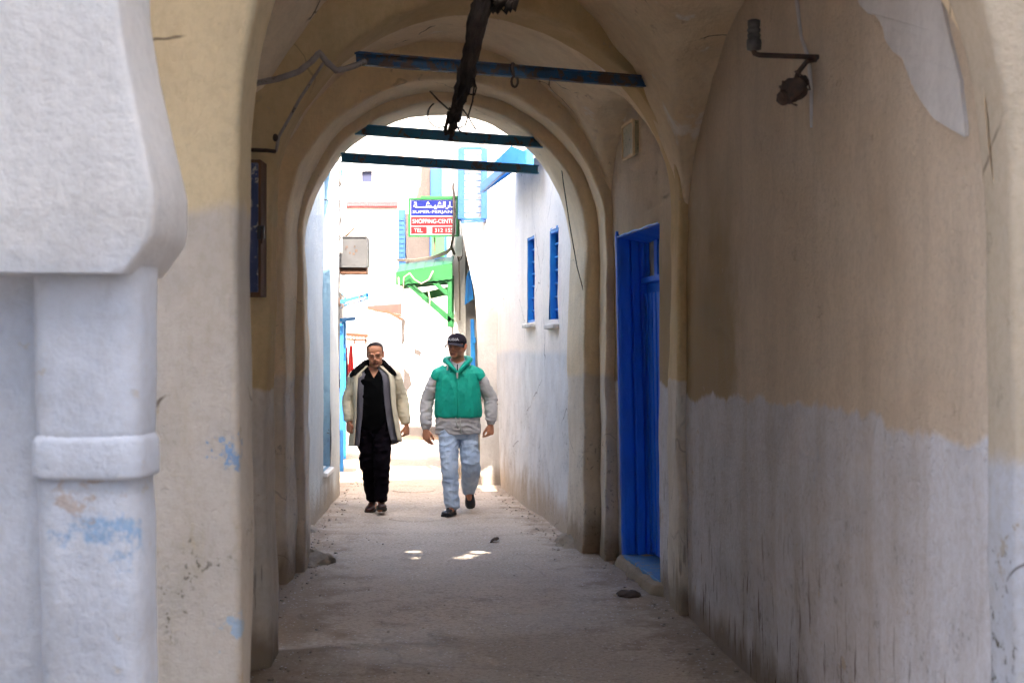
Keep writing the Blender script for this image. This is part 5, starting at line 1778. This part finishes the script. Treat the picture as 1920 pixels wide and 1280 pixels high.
def torso_rings(mb, rows, n=28, power=2.4, open_a=None, ref=None):
    """closed stack of squarish ellipses (z, cx, cy, rx, ry)"""
    vs_, fs = [], []
    for (z, cx, cy, rx, ry) in rows:
        for j in range(n):
            a = 2 * math.pi * j / n
            ca, sa = math.cos(a), math.sin(a)
            q = (abs(ca) ** power + abs(sa) ** power) ** (-1 / power)
            vs_.append((cx + ca * q * rx, cy + sa * q * ry, z))
    k = len(rows)
    for i in range(k - 1):
        for j in range(n): fs.append((i * n + j, i * n + (j + 1) % n, (i + 1) * n + (j + 1) % n, (i + 1) * n + j))
    fs.append(tuple(range(n))[::-1])
    fs.append(tuple(range((k - 1) * n, k * n)))
    mb.add(vs_, fs)


def limb(mb, pts, rad, sub=4, n=16, ref=(1, 0, 0)):
    """smooth limb through joints"""
    P_, R_ = [], []
    k = len(pts)
    pts = [V3(p) for p in pts]
    for i in range(k - 1):
        p0, p1, p2, p3 = pts[max(i - 1, 0)], pts[i], pts[i + 1], pts[min(i + 2, k - 1)]
        for j in range(sub):
            t = j / sub
            q = 0.5 * ((2 * p1) + (p2 - p0) * t + (2 * p0 - 5 * p1 + 4 * p2 - p3) * t * t + (3 * p1 - p0 - 3 * p2 + p3) * t ** 3)
            P_.append(q)
            ra = rad[i] if isinstance(rad[i], tuple) else (rad[i], rad[i])
            rb = rad[i + 1] if isinstance(rad[i + 1], tuple) else (rad[i + 1], rad[i + 1])
            s = t * t * (3 - 2 * t)
            R_.append((ra[0] + (rb[0] - ra[0]) * s, ra[1] + (rb[1] - ra[1]) * s))
    P_.append(pts[-1])
    R_.append(rad[-1] if isinstance(rad[-1], tuple) else (rad[-1], rad[-1]))
    mb.tube(P_, R_, n, ref=ref)


def offset(mb, o):
    mb.v = [(p[0] + o.x, p[1] + o.y, p[2] + o.z) for p in mb.v]
    return mb


def place(mb, name, mat, parent, origin, smooth=True):
    """mesh built in the figure's own frame, parented with its origin at the feet"""
    me_o = offset(mb, origin).build(name, mat, parent, smooth)
    return me_o


# ---- the man in the open coat
def man_in_coat():
    org = Vector((wx(702, 14.3), 14.3, 0.0))
    base = (0.46, 0.20, 0.105)
    mt = skin_mat('tanned_skin', base)
    Mh = Matrix.Translation((0.012, -0.045, 1.565)) @ Matrix.Rotation(math.radians(12), 4, 'X') @ Matrix.Rotation(math.radians(-4), 4, 'Y') @ Matrix.Rotation(math.radians(3), 4, 'Z')
    b = MB()
    head_shapes(b, Mh, 1.05)
    limb(b, [(0.0, 0.03, 1.36), (0.002, 0.02, 1.44), (0.008, 0.0, 1.51)], [(0.075, 0.06), (0.058, 0.056), (0.054, 0.058)])
    torso_rings(b, [(0.80, 0, 0, 0.14, 0.10), (0.95, 0, 0, 0.145, 0.10), (1.1, 0, 0, 0.15, 0.105), (1.25, 0, 0, 0.165, 0.11), (1.35, 0, 0.005, 0.165, 0.098), (1.41, 0, 0.015, 0.11, 0.075), (1.45, 0, 0.02, 0.06, 0.055)])
    SL, EL, WL = Vector((-0.175, 0.01, 1.355)), Vector((-0.262, 0.03, 1.11)), Vector((-0.248, -0.045, 0.895))
    SR, ER, WR = Vector((0.175, 0.01, 1.355)), Vector((0.268, 0.07, 1.11)), Vector((0.318, 0.02, 0.865))
    for (S, E, W) in ((SL, EL, WL), (SR, ER, WR)):
        limb(b, [S, S.lerp(E, 0.5), E, E.lerp(W, 0.5), W], [0.055, 0.048, 0.042, 0.038, 0.027])
    hand_shapes(b, WL + Vector((0.0, -0.005, -0.005)), Vector((0.06, -0.12, -1)), Vector((0.75, -0.65, 0)), Vector((0.6, 0.6, 0)), 0.55, 1.02)
    hand_shapes(b, WR + Vector((0.004, -0.004, -0.004)), Vector((0.02, -0.12, -1)), Vector((-0.6, -0.8, 0)), Vector((-0.75, 0.5, 0)), 0.75, 1.02)
    HL, KL, AL = Vector((-0.085, 0.0, 0.86)), Vector((-0.062, -0.02, 0.49)), Vector((-0.018, 0.085, 0.085))
    HR, KR, AR = Vector((0.085, 0.0, 0.86)), Vector((0.088, -0.135, 0.50)), Vector((0.082, -0.17, 0.10))
    for (H, K, A) in ((HL, KL, AL), (HR, KR, AR)):
        limb(b, [H, H.lerp(K, 0.5), K, K.lerp(A, 0.45), A], [0.085, 0.072, 0.055, 0.052, 0.036])
        limb(b, [A + Vector((0, 0.03, -0.03)), A + Vector((0, -0.06, -0.045)), A + Vector((0, -0.12, -0.055))], [0.034, 0.034, 0.026])
    co, no, fs = voxel(b, 0.0046, 2, 0.45)
    o = place(from_arrays(co, fs), 'person', mt, None, Vector((0, 0, 0)))
    o.location = org
    tag(o, 'man in an open beige coat over black clothes, walking with eyes lowered', 'person', 'two men walking side by side')
    tone_body(o, co, Mh.inverted(), base, {'lip': (0.24, 0.075, 0.05), 'brow': (0.16, 0.075, 0.045), 'stubble': 0.16, 'moustache': False})
    Z = org
    # receding dark hair
    h = MB()
    head_shapes(h, Mh, 1.05, 0.0055, False)
    co, no, fs = voxel(h, 0.0045, 1)
    co = folds(co, no, 0.0025, 55.0, (1, 1, 0.5))
    Mi = Mh.inverted()

    def hairline(c):
        p = Mi @ c
        n_ = noise.noise(p * 60) * 0.005
        if p.y > 0.062: return p.z > -0.055 + n_
        if p.y > 0.028: return p.z > -0.02 + n_
        if p.y > -0.020: return p.z > 0.012 + n_ or (p.y > -0.012 and p.z > -0.015 and abs(p.x) > 0.06)
        return p.z > 0.094 + n_ + max(0, -(p.y + 0.02)) * 0.55 - abs(p.x) * 0.10 or (abs(p.x) > 0.066 and p.z > 0.02 and p.y > -0.030)
    place(from_arrays(co, fs, hairline), 'hair', cloth('short_dark_hair', (0.025, 0.018, 0.016), (0.05, 0.04, 0.038), fold=0.6, scale=400), o, Z)
    # sweater with V neck
    s = MB()
    torso_rings(s, [(0.78, 0, 0.0, 0.150, 0.118), (0.9, 0, -0.005, 0.158, 0.128), (1.05, 0, -0.008, 0.160, 0.132), (1.2, 0, -0.004, 0.172, 0.13), (1.31, 0, 0.0, 0.178, 0.118), (1.38, 0, 0.008, 0.150, 0.096), (1.425, 0, 0.015, 0.105, 0.08), (1.47, 0.003, 0.02, 0.068, 0.068)])
    co, no, fs = voxel(s, 0.0055, 2)
    co = folds(co, no, 0.006, 9.0, (0.7, 1, 1.2), 3.0)
    place(from_arrays(co, fs, lambda c: not (c.y < 0.03 and c.z > 1.335 + abs(c.x - 0.004) * 1.75) and c.z < 1.462), 'sweater', cloth('black_knit', (0.002, 0.002, 0.002), (0.003, 0.003, 0.003), fold=0.2), o, Z)
    # trousers
    t = MB()
    torso_rings(t, [(0.74, 0, 0, 0.155, 0.115), (0.82, 0, 0, 0.162, 0.122), (0.94, 0, 0, 0.155, 0.118), (1.0, 0, 0, 0.150, 0.115)])
    for (H, K, A) in ((HL, KL, AL), (HR, KR, AR)):
        limb(t, [H + Vector((0, 0, 0.02)), H.lerp(K, 0.5), K, K.lerp(A, 0.5), A + Vector((0, 0.005, 0.02))], [(0.098, 0.105), (0.094, 0.10), (0.082, 0.088), (0.075, 0.08), (0.066, 0.075)])
    co, no, fs = voxel(t, 0.006, 2)
    co = folds(co, no, 0.012, 9.0, (1.0, 1.0, 1.7), 5.0, 0.004, 26.0)
    place(from_arrays(co, fs), 'trousers', cloth('black_trousers', (0.003, 0.002, 0.003), (0.006, 0.004, 0.006), fold=0.5), o, Z)
    # shoes
    leather = paint('brown_leather', (0.060, 0.016, 0.009), (0.035, 0.012, 0.008), rough=0.4, scale=12.0)
    rubber = paint('dark_sole', (0.03, 0.025, 0.02), (0.02, 0.018, 0.015), rough=0.8)
    for (A, f, u, dz) in ((AL, Vector((-0.10, -1, -0.10)), Vector((0, -0.1, 1)), 0.025), (AR, Vector((0.10, -1, 0.20)), Vector((0, 0.2, 1)), 0.012)):
        m, so = shoe_mb(Vector((A.x, A.y + 0.075, dz)), f, u, 0.28, 1.05)
        sh_ = place(m, 'shoe', leather, o, Z)
        place(so, 'sole', rubber, sh_, Z, False)
    # open coat: shell, lining, sleeves, fur collar
    beige = cloth('beige_coat_cloth', (0.62, 0.55, 0.395), (0.56, 0.49, 0.35), fold=0.45, alt_scale=4.0)
    grey = cloth('grey_lining', (0.13, 0.122, 0.135), (0.11, 0.10, 0.115), fold=0.3)
    rows = [(0.655, 0.00, 0.01, 0.245, 0.165), (0.75, 0, 0.01, 0.235, 0.168), (0.88, 0, 0.008, 0.222, 0.165), (1.02, 0, 0.005, 0.212, 0.160), (1.16, 0, 0.003, 0.210, 0.155), (1.27, 0, 0.003, 0.216, 0.146), (1.345, 0, 0.006, 0.215, 0.130), (1.39, 0, 0.012, 0.180, 0.108), (1.425, 0, 0.018, 0.130, 0.088), (1.455, 0, 0.022, 0.088, 0.075)]

    def coat_pt(u, v, extra, shrink):
        k = v * (len(rows) - 1)
        i = min(int(k), len(rows) - 2)
        f = k - i
        z, cx, cy, rx, ry = [rows[i][q] + (rows[i + 1][q] - rows[i][q]) * f for q in range(5)]
        # front edges: left edge lies flat, right edge swings out with the stride
        low = (1 - v)
        aL = math.radians(-90 - 40 - 8 * low) + extra         # photo-left edge
        aR = math.radians(-90 + 30 + 26 * low) - extra
        a = aR + (aL + 2 * math.pi - aR) * u
        ca, sa = math.cos(a), math.sin(a)
        q = (abs(ca) ** 2.3 + abs(sa) ** 2.3) ** (-1 / 2.3)
        flare = 1.0 + 0.20 * low * max(0, 1 - u * 5.0) + 0.05 * low * max(0, 1 - (1 - u) * 6.0)
        p = Vector((cx + ca * q * (rx - shrink) * flare, cy + sa * q * (ry - shrink) * flare, z + (0.06 * low * max(0, 1 - u * 3))))
        w_ = 0.012 * low * math.sin(a * 7 + z * 5) + 0.006 * noise.noise(p * 13)
        return p + Vector((ca, sa, 0)) * w_
    c = MB()
    c.grid(lambda u, v: coat_pt(u, v, 0.0, 0.0), lin(0, 1, 84), lin(0, 1, 50))
    co_o = place(c, 'coat', [beige, grey], o, Z)
    so_ = co_o.modifiers.new('thickness', 'SOLIDIFY')
    so_.thickness = 0.010
    so_.offset = 0.0
    lm = MB()
    lm.grid(lambda u, v: coat_pt(u, v * 0.93, math.radians(15), 0.020), lin(0, 1, 84), lin(0, 1, 44))
    l_o = place(lm, 'lining', grey, co_o, Z)
    l_o.modifiers.new('thickness', 'SOLIDIFY').thickness = 0.004
    for (S, E, W, nm) in ((SL, EL, WL, 'sleeve'), (SR, ER, WR, 'sleeve')):
        m = MB()
        inn = Vector((-0.05 if S.x > 0 else 0.05, 0.0, -0.005))
        limb(m, [S + inn, S + Vector((0.012 if S.x > 0 else -0.012, 0, -0.02)), S.lerp(E, 0.55), E, E.lerp(W, 0.55), W + (E - W).normalized() * 0.012], [(0.082, 0.092), (0.080, 0.092), (0.072, 0.082), (0.066, 0.074), (0.060, 0.066), (0.050, 0.055)], 6)
        co, no, fs = voxel(m, 0.0055, 2)
        co = folds(co, no, 0.006, 12.0, (0.7, 0.7, 1.7), 7.0 + S.x, 0.002, 34.0)
        sl_o = place(from_arrays(co, fs), nm, beige, co_o, Z)
    fur = cloth('black_fur', (0.008, 0.008, 0.009), (0.02, 0.018, 0.018), fold=1.0, scale=150)
    m = MB()
    limb(m, [(-0.232, -0.085, 1.352), (-0.172, -0.082, 1.408), (-0.112, -0.02, 1.462), (-0.075, 0.055, 1.485), (0.0, 0.092, 1.495), (0.080, 0.055, 1.485), (0.114, -0.02, 1.462), (0.168, -0.078, 1.412), (0.222, -0.082, 1.366)],
         [(0.018, 0.015), (0.042, 0.017), (0.040, 0.019), (0.036, 0.020), (0.034, 0.020), (0.036, 0.020), (0.040, 0.019), (0.042, 0.017), (0.018, 0.015)], 6, ref=(0, -0.6, 0.8))
    co, no, fs = voxel(m, 0.0055, 1)
    co = folds(co, no, 0.006, 45.0, (1, 1, 1), 2.0, 0.005, 90.0)
    place(from_arrays(co, fs), 'fur_collar', fur, co_o, Z)


man_in_coat()


# ---- the man in the green vest
def man_in_vest():
    org = Vector((wx(858, 14.12), 14.12, 0.0))
    base = (0.54, 0.225, 0.12)
    mt = skin_mat('ruddy_skin', base)
    Mh = Matrix.Translation((-0.006, -0.03, 1.648)) @ Matrix.Rotation(math.radians(-24), 4, 'Z') @ Matrix.Rotation(math.radians(3), 4, 'X')
    Mi = Mh.inverted()
    b = MB()
    head_shapes(b, Mh, 1.16)
    limb(b, [(0.0, 0.03, 1.43), (0.0, 0.02, 1.50), (0.0, 0.005, 1.58)], [(0.08, 0.068), (0.066, 0.062), (0.060, 0.062)])
    torso_rings(b, [(0.80, 0, 0, 0.15, 0.11), (0.95, 0, 0, 0.165, 0.125), (1.1, 0, 0, 0.175, 0.13), (1.25, 0, 0, 0.18, 0.12), (1.38, 0, 0.005, 0.18, 0.105), (1.45, 0, 0.015, 0.12, 0.08), (1.50, 0, 0.02, 0.065, 0.06)])
    SL, EL, WL = Vector((-0.200, 0.01, 1.375)), Vector((-0.300, 0.035, 1.115)), Vector((-0.312, -0.04, 0.845))
    SR, ER, WR = Vector((0.205, 0.01, 1.375)), Vector((0.318, 0.06, 1.130)), Vector((0.330, 0.0, 0.890))
    for (S, E, W) in ((SL, EL, WL), (SR, ER, WR)):
        limb(b, [S, S.lerp(E, 0.5), E, E.lerp(W, 0.5), W], [0.058, 0.052, 0.045, 0.041, 0.030])
    hand_shapes(b, WL + Vector((0, -0.004, -0.012)), Vector((0.08, -0.15, -1)), Vector((0.85, -0.5, 0)), Vector((0.5, 0.7, 0)), 0.45, 1.10)
    hand_shapes(b, WR + Vector((0, -0.004, -0.010)), Vector((-0.05, -0.12, -1)), Vector((-0.75, -0.65, 0)), Vector((-0.6, 0.6, 0)), 0.75, 1.08)
    HL, KL, AL = Vector((-0.092, -0.01, 0.85)), Vector((-0.074, -0.150, 0.475)), Vector((-0.045, -0.20, 0.095))
    HR, KR, AR = Vector((0.092, 0.01, 0.85)), Vector((0.135, -0.070, 0.455)), Vector((0.105, 0.28, 0.215))
    for (H, K, A) in ((HL, KL, AL), (HR, KR, AR)):
        limb(b, [H, H.lerp(K, 0.5), K, K.lerp(A, 0.45), A], [0.09, 0.076, 0.058, 0.055, 0.038])
    limb(b, [AL + Vector((0, 0.03, -0.03)), AL + Vector((-0.02, -0.06, -0.045)), AL + Vector((-0.03, -0.12, -0.055))], [0.034, 0.034, 0.026])
    limb(b, [AR, AR + Vector((0.005, -0.06, -0.06)), AR + Vector((0.01, -0.10, -0.12))], [0.034, 0.034, 0.026])
    co, no, fs = voxel(b, 0.0046, 2, 0.45)
    o = place(from_arrays(co, fs), 'person', mt, None, Vector((0, 0, 0)))
    o.location = org
    tag(o, 'man in a green vest, grey sweatshirt, light jeans and dark cap, in mid stride', 'person', 'two men walking side by side')
    tone_body(o, co, Mi, base, {'lip': (0.26, 0.07, 0.05), 'brow': (0.04, 0.022, 0.016), 'stubble': 0.30})
    Z = org
    # short hair below the cap
    h = MB()
    head_shapes(h, Mh, 1.16, 0.005, False)
    co, no, fs = voxel(h, 0.0045, 1)
    place(from_arrays(co, fs, lambda c: ((Mi @ c).y > 0.02 and (Mi @ c).z > -0.05) or ((Mi @ c).y > -0.032 and abs((Mi @ c).x) > 0.066 and (Mi @ c).z > -0.012)), 'hair', cloth('cropped_black_hair', (0.018, 0.013, 0.012), fold=0.5), o, Z)
    # cap
    navy = cloth('faded_black_cap_cloth', (0.018, 0.014, 0.020), (0.026, 0.02, 0.026), fold=0.15)
    cp = MB()
    rows = [(0.030, 0.093, 0.098, 0.110), (0.050, 0.094, 0.100, 0.110), (0.075, 0.091, 0.096, 0.108), (0.098, 0.081, 0.086, 0.096), (0.116, 0.063, 0.066, 0.076), (0.128, 0.036, 0.040, 0.046), (0.133, 0.010, 0.010, 0.012)]
    Mc = Mh @ Matrix.Rotation(math.radians(-3), 4, 'X')
    n = 36
    vs_, fs = [], []
    for (z, w, f, bk_) in rows:
        for j in range(n):
            a = 2 * math.pi * j / n
            ca, sa = math.cos(a), math.sin(a)
            seam = 1 - 0.012 * (1 if j % 6 == 0 else 0)
            vs_.append(Mc @ Vector((ca * w * seam, sa * (bk_ if sa > 0 else f) * seam, z)))
    for i in range(len(rows) - 1):
        for j in range(n): fs.append((i * n + j, i * n + (j + 1) % n, (i + 1) * n + (j + 1) % n, (i + 1) * n + j))
    fs.append(tuple(range((len(rows) - 1) * n, len(rows) * n)))
    cp.add(vs_, fs)
    cap = place(cp, 'cap', navy, o, Z)
    cap.modifiers.new('thickness', 'SOLIDIFY').thickness = 0.004
    br = MB()

    def brim(u, v, dz):
        a = math.radians(-90 - 68 + 136 * u)
        w, f = 0.093, 0.098
        r = 1.0 + v * (0.75 * max(0, math.sin(-a)) ** 0.7)
        x, y = math.cos(a) * w * (1 + 0.14 * v), math.sin(a) * f * r
        return Mc @ Vector((x, y, 0.034 - 0.018 * v - 0.030 * (abs(math.cos(a)) ** 2) * (0.5 + 0.5 * v) + dz))
    br.grid(lambda u, v: brim(u, v, 0.0), lin(0, 1, 30), lin(0, 1, 8))
    bo = place(br, 'brim', cloth('grey_brim_cloth', (0.045, 0.038, 0.042), fold=0.1), cap, Z)
    bo.modifiers.new('thickness', 'SOLIDIFY').thickness = 0.005
    MB_b = MB()
    MB_b.ell(Mc @ Vector((0, 0, 0.134)), (0.008, 0.008, 0.005))
    place(MB_b, 'button', navy, cap, Z)
    vv, ff = text_mesh('NUBIA', 0.125, 0.026)
    lt = MB()
    pts = []
    for (x, y) in vv:
        a = -math.pi / 2 + (x - 0.0625) / 0.092
        zz = 0.058 + y
        k = 0 if zz < 0.075 else (zz - 0.075) / 0.023
        w, f = 0.094 - 0.010 * k, 0.099 - 0.010 * k
        pts.append(Mc @ Vector((math.cos(a) * (w + 0.0035), math.sin(a) * (f + 0.0035), zz)))
    lt.add(pts, ff)
    place(lt, 'lettering', cloth('white_stitching', (0.5, 0.5, 0.5), fold=0.1), cap, Z, False)
    # grey sweatshirt
    grey = cloth('heather_grey_jersey', (0.50, 0.475, 0.455), (0.44, 0.415, 0.40), fold=0.35, alt_scale=9.0)
    s = MB()
    torso_rings(s, [(0.785, 0.006, 0, 0.226, 0.150), (0.80, 0.006, 0, 0.230, 0.154), (0.88, 0.004, 0, 0.224, 0.155), (1.0, 0, 0, 0.218, 0.155), (1.2, 0, 0, 0.215, 0.148), (1.35, 0, 0.004, 0.205, 0.125), (1.43, 0, 0.012, 0.145, 0.095), (1.475, 0, 0.018, 0.09, 0.078)])
    for (S, E, W) in ((SL, EL, WL), (SR, ER, WR)):
        sg_ = -1 if S.x < 0 else 1
        limb(s, [S + Vector((-0.05 * sg_, 0, 0)), S + Vector((0.010 * sg_, 0, -0.035)), S.lerp(E, 0.55), E + Vector((0.004 * sg_, 0, 0)), E.lerp(W, 0.5) + Vector((0.006 * sg_, 0, 0)), E.lerp(W, 0.88), W + Vector((0, 0, 0.004))],
             [(0.055, 0.070), (0.064, 0.078), (0.070, 0.080), (0.068, 0.076), (0.064, 0.070), (0.056, 0.062), (0.042, 0.046)], 6)
    co, no, fs = voxel(s, 0.0062, 2)
    co = folds(co, no, 0.010, 13.0, (0.7, 0.7, 1.7), 11.0, 0.003, 30.0)
    sw = place(from_arrays(co, fs), 'sweatshirt', grey, o, Z)
    for (E, W) in ((EL, WL), (ER, WR)):
        m = MB()
        u = (W - E).normalized()
        m.tube([W - u * 0.035, W - u * 0.01, W + u * 0.012], [(0.041, 0.045), (0.040, 0.043), (0.037, 0.040)], 18)
        place(m, 'cuff', grey, sw, Z)
    # pale inner collar and its zip
    pale = cloth('pale_collar_cloth', (0.60, 0.58, 0.60), (0.54, 0.52, 0.55), fold=0.2)
    m = MB()
    m.grid(lambda u, v: Vector((math.cos(-math.pi / 2 + (u - 0.5) * 5.6) * (0.088 - 0.012 * v), 0.006 + math.sin(-math.pi / 2 + (u - 0.5) * 5.6) * (0.094 - 0.016 * v), 1.405 + 0.075 * v + 0.075 * abs(u - 0.5) * 2)), lin(0, 1, 40), lin(0, 1, 8))
    co_ = place(m, 'inner_collar', pale, sw, Z)
    co_.modifiers.new('thickness', 'SOLIDIFY').thickness = 0.008
    m = MB()
    m.bar((0.002, -0.098, 1.39), (0.002, -0.090, 1.475), 0.010, 0.006, (0, 1, 0))
    place(m, 'zip', cloth('dark_zip', (0.012, 0.012, 0.02)), sw, Z, False)
    # green vest with hood
    green = cloth('green_nylon', (0.008, 0.36, 0.245), (0.008, 0.31, 0.21), fold=0.7, rough=0.55, alt_scale=6.0)
    vst = MB()
    torso_rings(vst, [(0.948, 0.008, -0.002, 0.228, 0.160), (0.965, 0.008, -0.002, 0.236, 0.166), (1.02, 0.006, -0.004, 0.236, 0.168), (1.12, 0.003, -0.004, 0.229, 0.162), (1.25, 0, -0.002, 0.224, 0.150), (1.34, 0, 0.0, 0.220, 0.134), (1.385, 0, 0.005, 0.205, 0.128), (1.425, 0, 0.01, 0.165, 0.108), (1.465, 0, 0.015, 0.115, 0.092), (1.495, 0, 0.018, 0.088, 0.08)])
    limb(vst, [(-0.12, 0.01, 1.40), (-0.185, 0.01, 1.372), (-0.222, 0.012, 1.325)], [(0.072, 0.088), (0.070, 0.090), (0.068, 0.088)], 5)
    limb(vst, [(0.12, 0.01, 1.40), (0.190, 0.01, 1.372), (0.229, 0.012, 1.325)], [(0.072, 0.088), (0.070, 0.090), (0.068, 0.088)], 5)
    co, no, fs = voxel(vst, 0.006, 2)
    co = folds(co, no, 0.007, 8.0, (1.7, 1.2, 0.6), 17.0, 0.003, 28.0)

    def vkeep(c):
        if c.z > 1.49: return False
        if c.y < 0.03 and c.z > 1.392 + abs(c.x) * 1.05 and abs(c.x) < 0.12: return False
        return True
    vo = place(from_arrays(co, fs, vkeep), 'vest', green, o, Z)
    m = MB()
    limb(m, [(0.004, -0.148, 1.385), (-0.040, -0.128, 1.435), (-0.092, -0.07, 1.487), (-0.115, 0.02, 1.515), (-0.075, 0.105, 1.515), (0.0, 0.128, 1.505), (0.075, 0.105, 1.515), (0.118, 0.02, 1.520), (0.096, -0.07, 1.490), (0.046, -0.128, 1.435), (0.004, -0.148, 1.385)],
         [(0.012, 0.014), (0.018, 0.022), (0.026, 0.026), (0.034, 0.030), (0.046, 0.04), (0.052, 0.046), (0.046, 0.04), (0.034, 0.030), (0.026, 0.026), (0.018, 0.022), (0.012, 0.014)], 6)
    co, no, fs = voxel(m, 0.0055, 1)
    co = folds(co, no, 0.007, 16.0, (1, 1, 1), 4.0)
    place(from_arrays(co, fs), 'hood', green, vo, Z)
    m = MB()
    m.tube([(0.004, -0.150, 1.385), (0.006, -0.163, 1.25), (0.008, -0.172, 1.10), (0.010, -0.170, 0.955)], (0.0055), 6)
    place(m, 'zip_line', green, vo, Z)
    m = MB()
    m.box((-0.006, -0.160, 1.355), (0.012, -0.142, 1.395))
    m.ell((0.003, -0.157, 1.345), (0.007, 0.006, 0.012))
    place(m, 'zip_pull', paint('metal_zip_pull', (0.5, 0.48, 0.42), rough=0.35), vo, Z, False)
    cord = cloth('pale_cord', (0.48, 0.48, 0.42))
    for pts in ([(-0.088, -0.085, 1.50), (-0.094, -0.112, 1.46), (-0.098, -0.130, 1.418)], [(-0.012, -0.182, 0.955), (-0.002, -0.180, 0.90), (0.012, -0.172, 0.845)], [(0.030, -0.182, 0.955), (0.036, -0.176, 0.87), (0.040, -0.168, 0.80)]):
        m = MB()
        m.tube(pts, [0.004, 0.005, 0.0075], 8)
        place(m, 'drawstring', cord, vo, Z)
    # jeans
    denim = cloth('faded_denim', (0.50, 0.59, 0.70), (0.38, 0.47, 0.60), fold=0.5, alt_scale=5.5)
    j = MB()
    torso_rings(j, [(0.74, 0, 0, 0.175, 0.128), (0.82, 0, 0, 0.180, 0.135), (0.92, 0, 0, 0.175, 0.130)])
    limb(j, [HL + Vector((0, 0, 0.02)), HL.lerp(KL, 0.5), KL, KL.lerp(AL, 0.5), AL + Vector((0.002, 0.0, -0.02))], [(0.105, 0.115), (0.096, 0.105), (0.086, 0.092), (0.080, 0.085), (0.072, 0.085)])
    limb(j, [HR + Vector((0, 0, 0.02)), HR.lerp(KR, 0.5), KR, KR.lerp(AR, 0.5), AR + Vector((0, -0.01, -0.01))], [(0.105, 0.115), (0.098, 0.105), (0.093, 0.094), (0.085, 0.088), (0.074, 0.080)])
    co, no, fs = voxel(j, 0.006, 2)
    co = folds(co, no, 0.010, 10.0, (1.0, 1.0, 1.6), 23.0, 0.003, 30.0)
    place(from_arrays(co, fs), 'jeans', denim, o, Z)
    leather = paint('black_leather', (0.012, 0.010, 0.010), (0.018, 0.014, 0.013), rough=0.35, scale=12.0)
    rubber = paint('black_sole', (0.012, 0.011, 0.010), rough=0.75)
    m, so = shoe_mb(Vector((AL.x + 0.015, AL.y + 0.08, 0.012)), Vector((-0.30, -1, 0.02)), Vector((0, 0, 1)), 0.29, 1.0)
    sh_ = place(m, 'shoe', leather, o, Z)
    place(so, 'sole', rubber, sh_, Z, False)
    m, so = shoe_mb(Vector((AR.x - 0.004, AR.y + 0.075, 0.225)), Vector((0.10, -0.80, -0.78)), Vector((0, -0.78, 0.8)), 0.28, 1.05)
    sh_ = place(m, 'shoe', leather, o, Z)
    place(so, 'sole', rubber, sh_, Z, False)


man_in_vest()
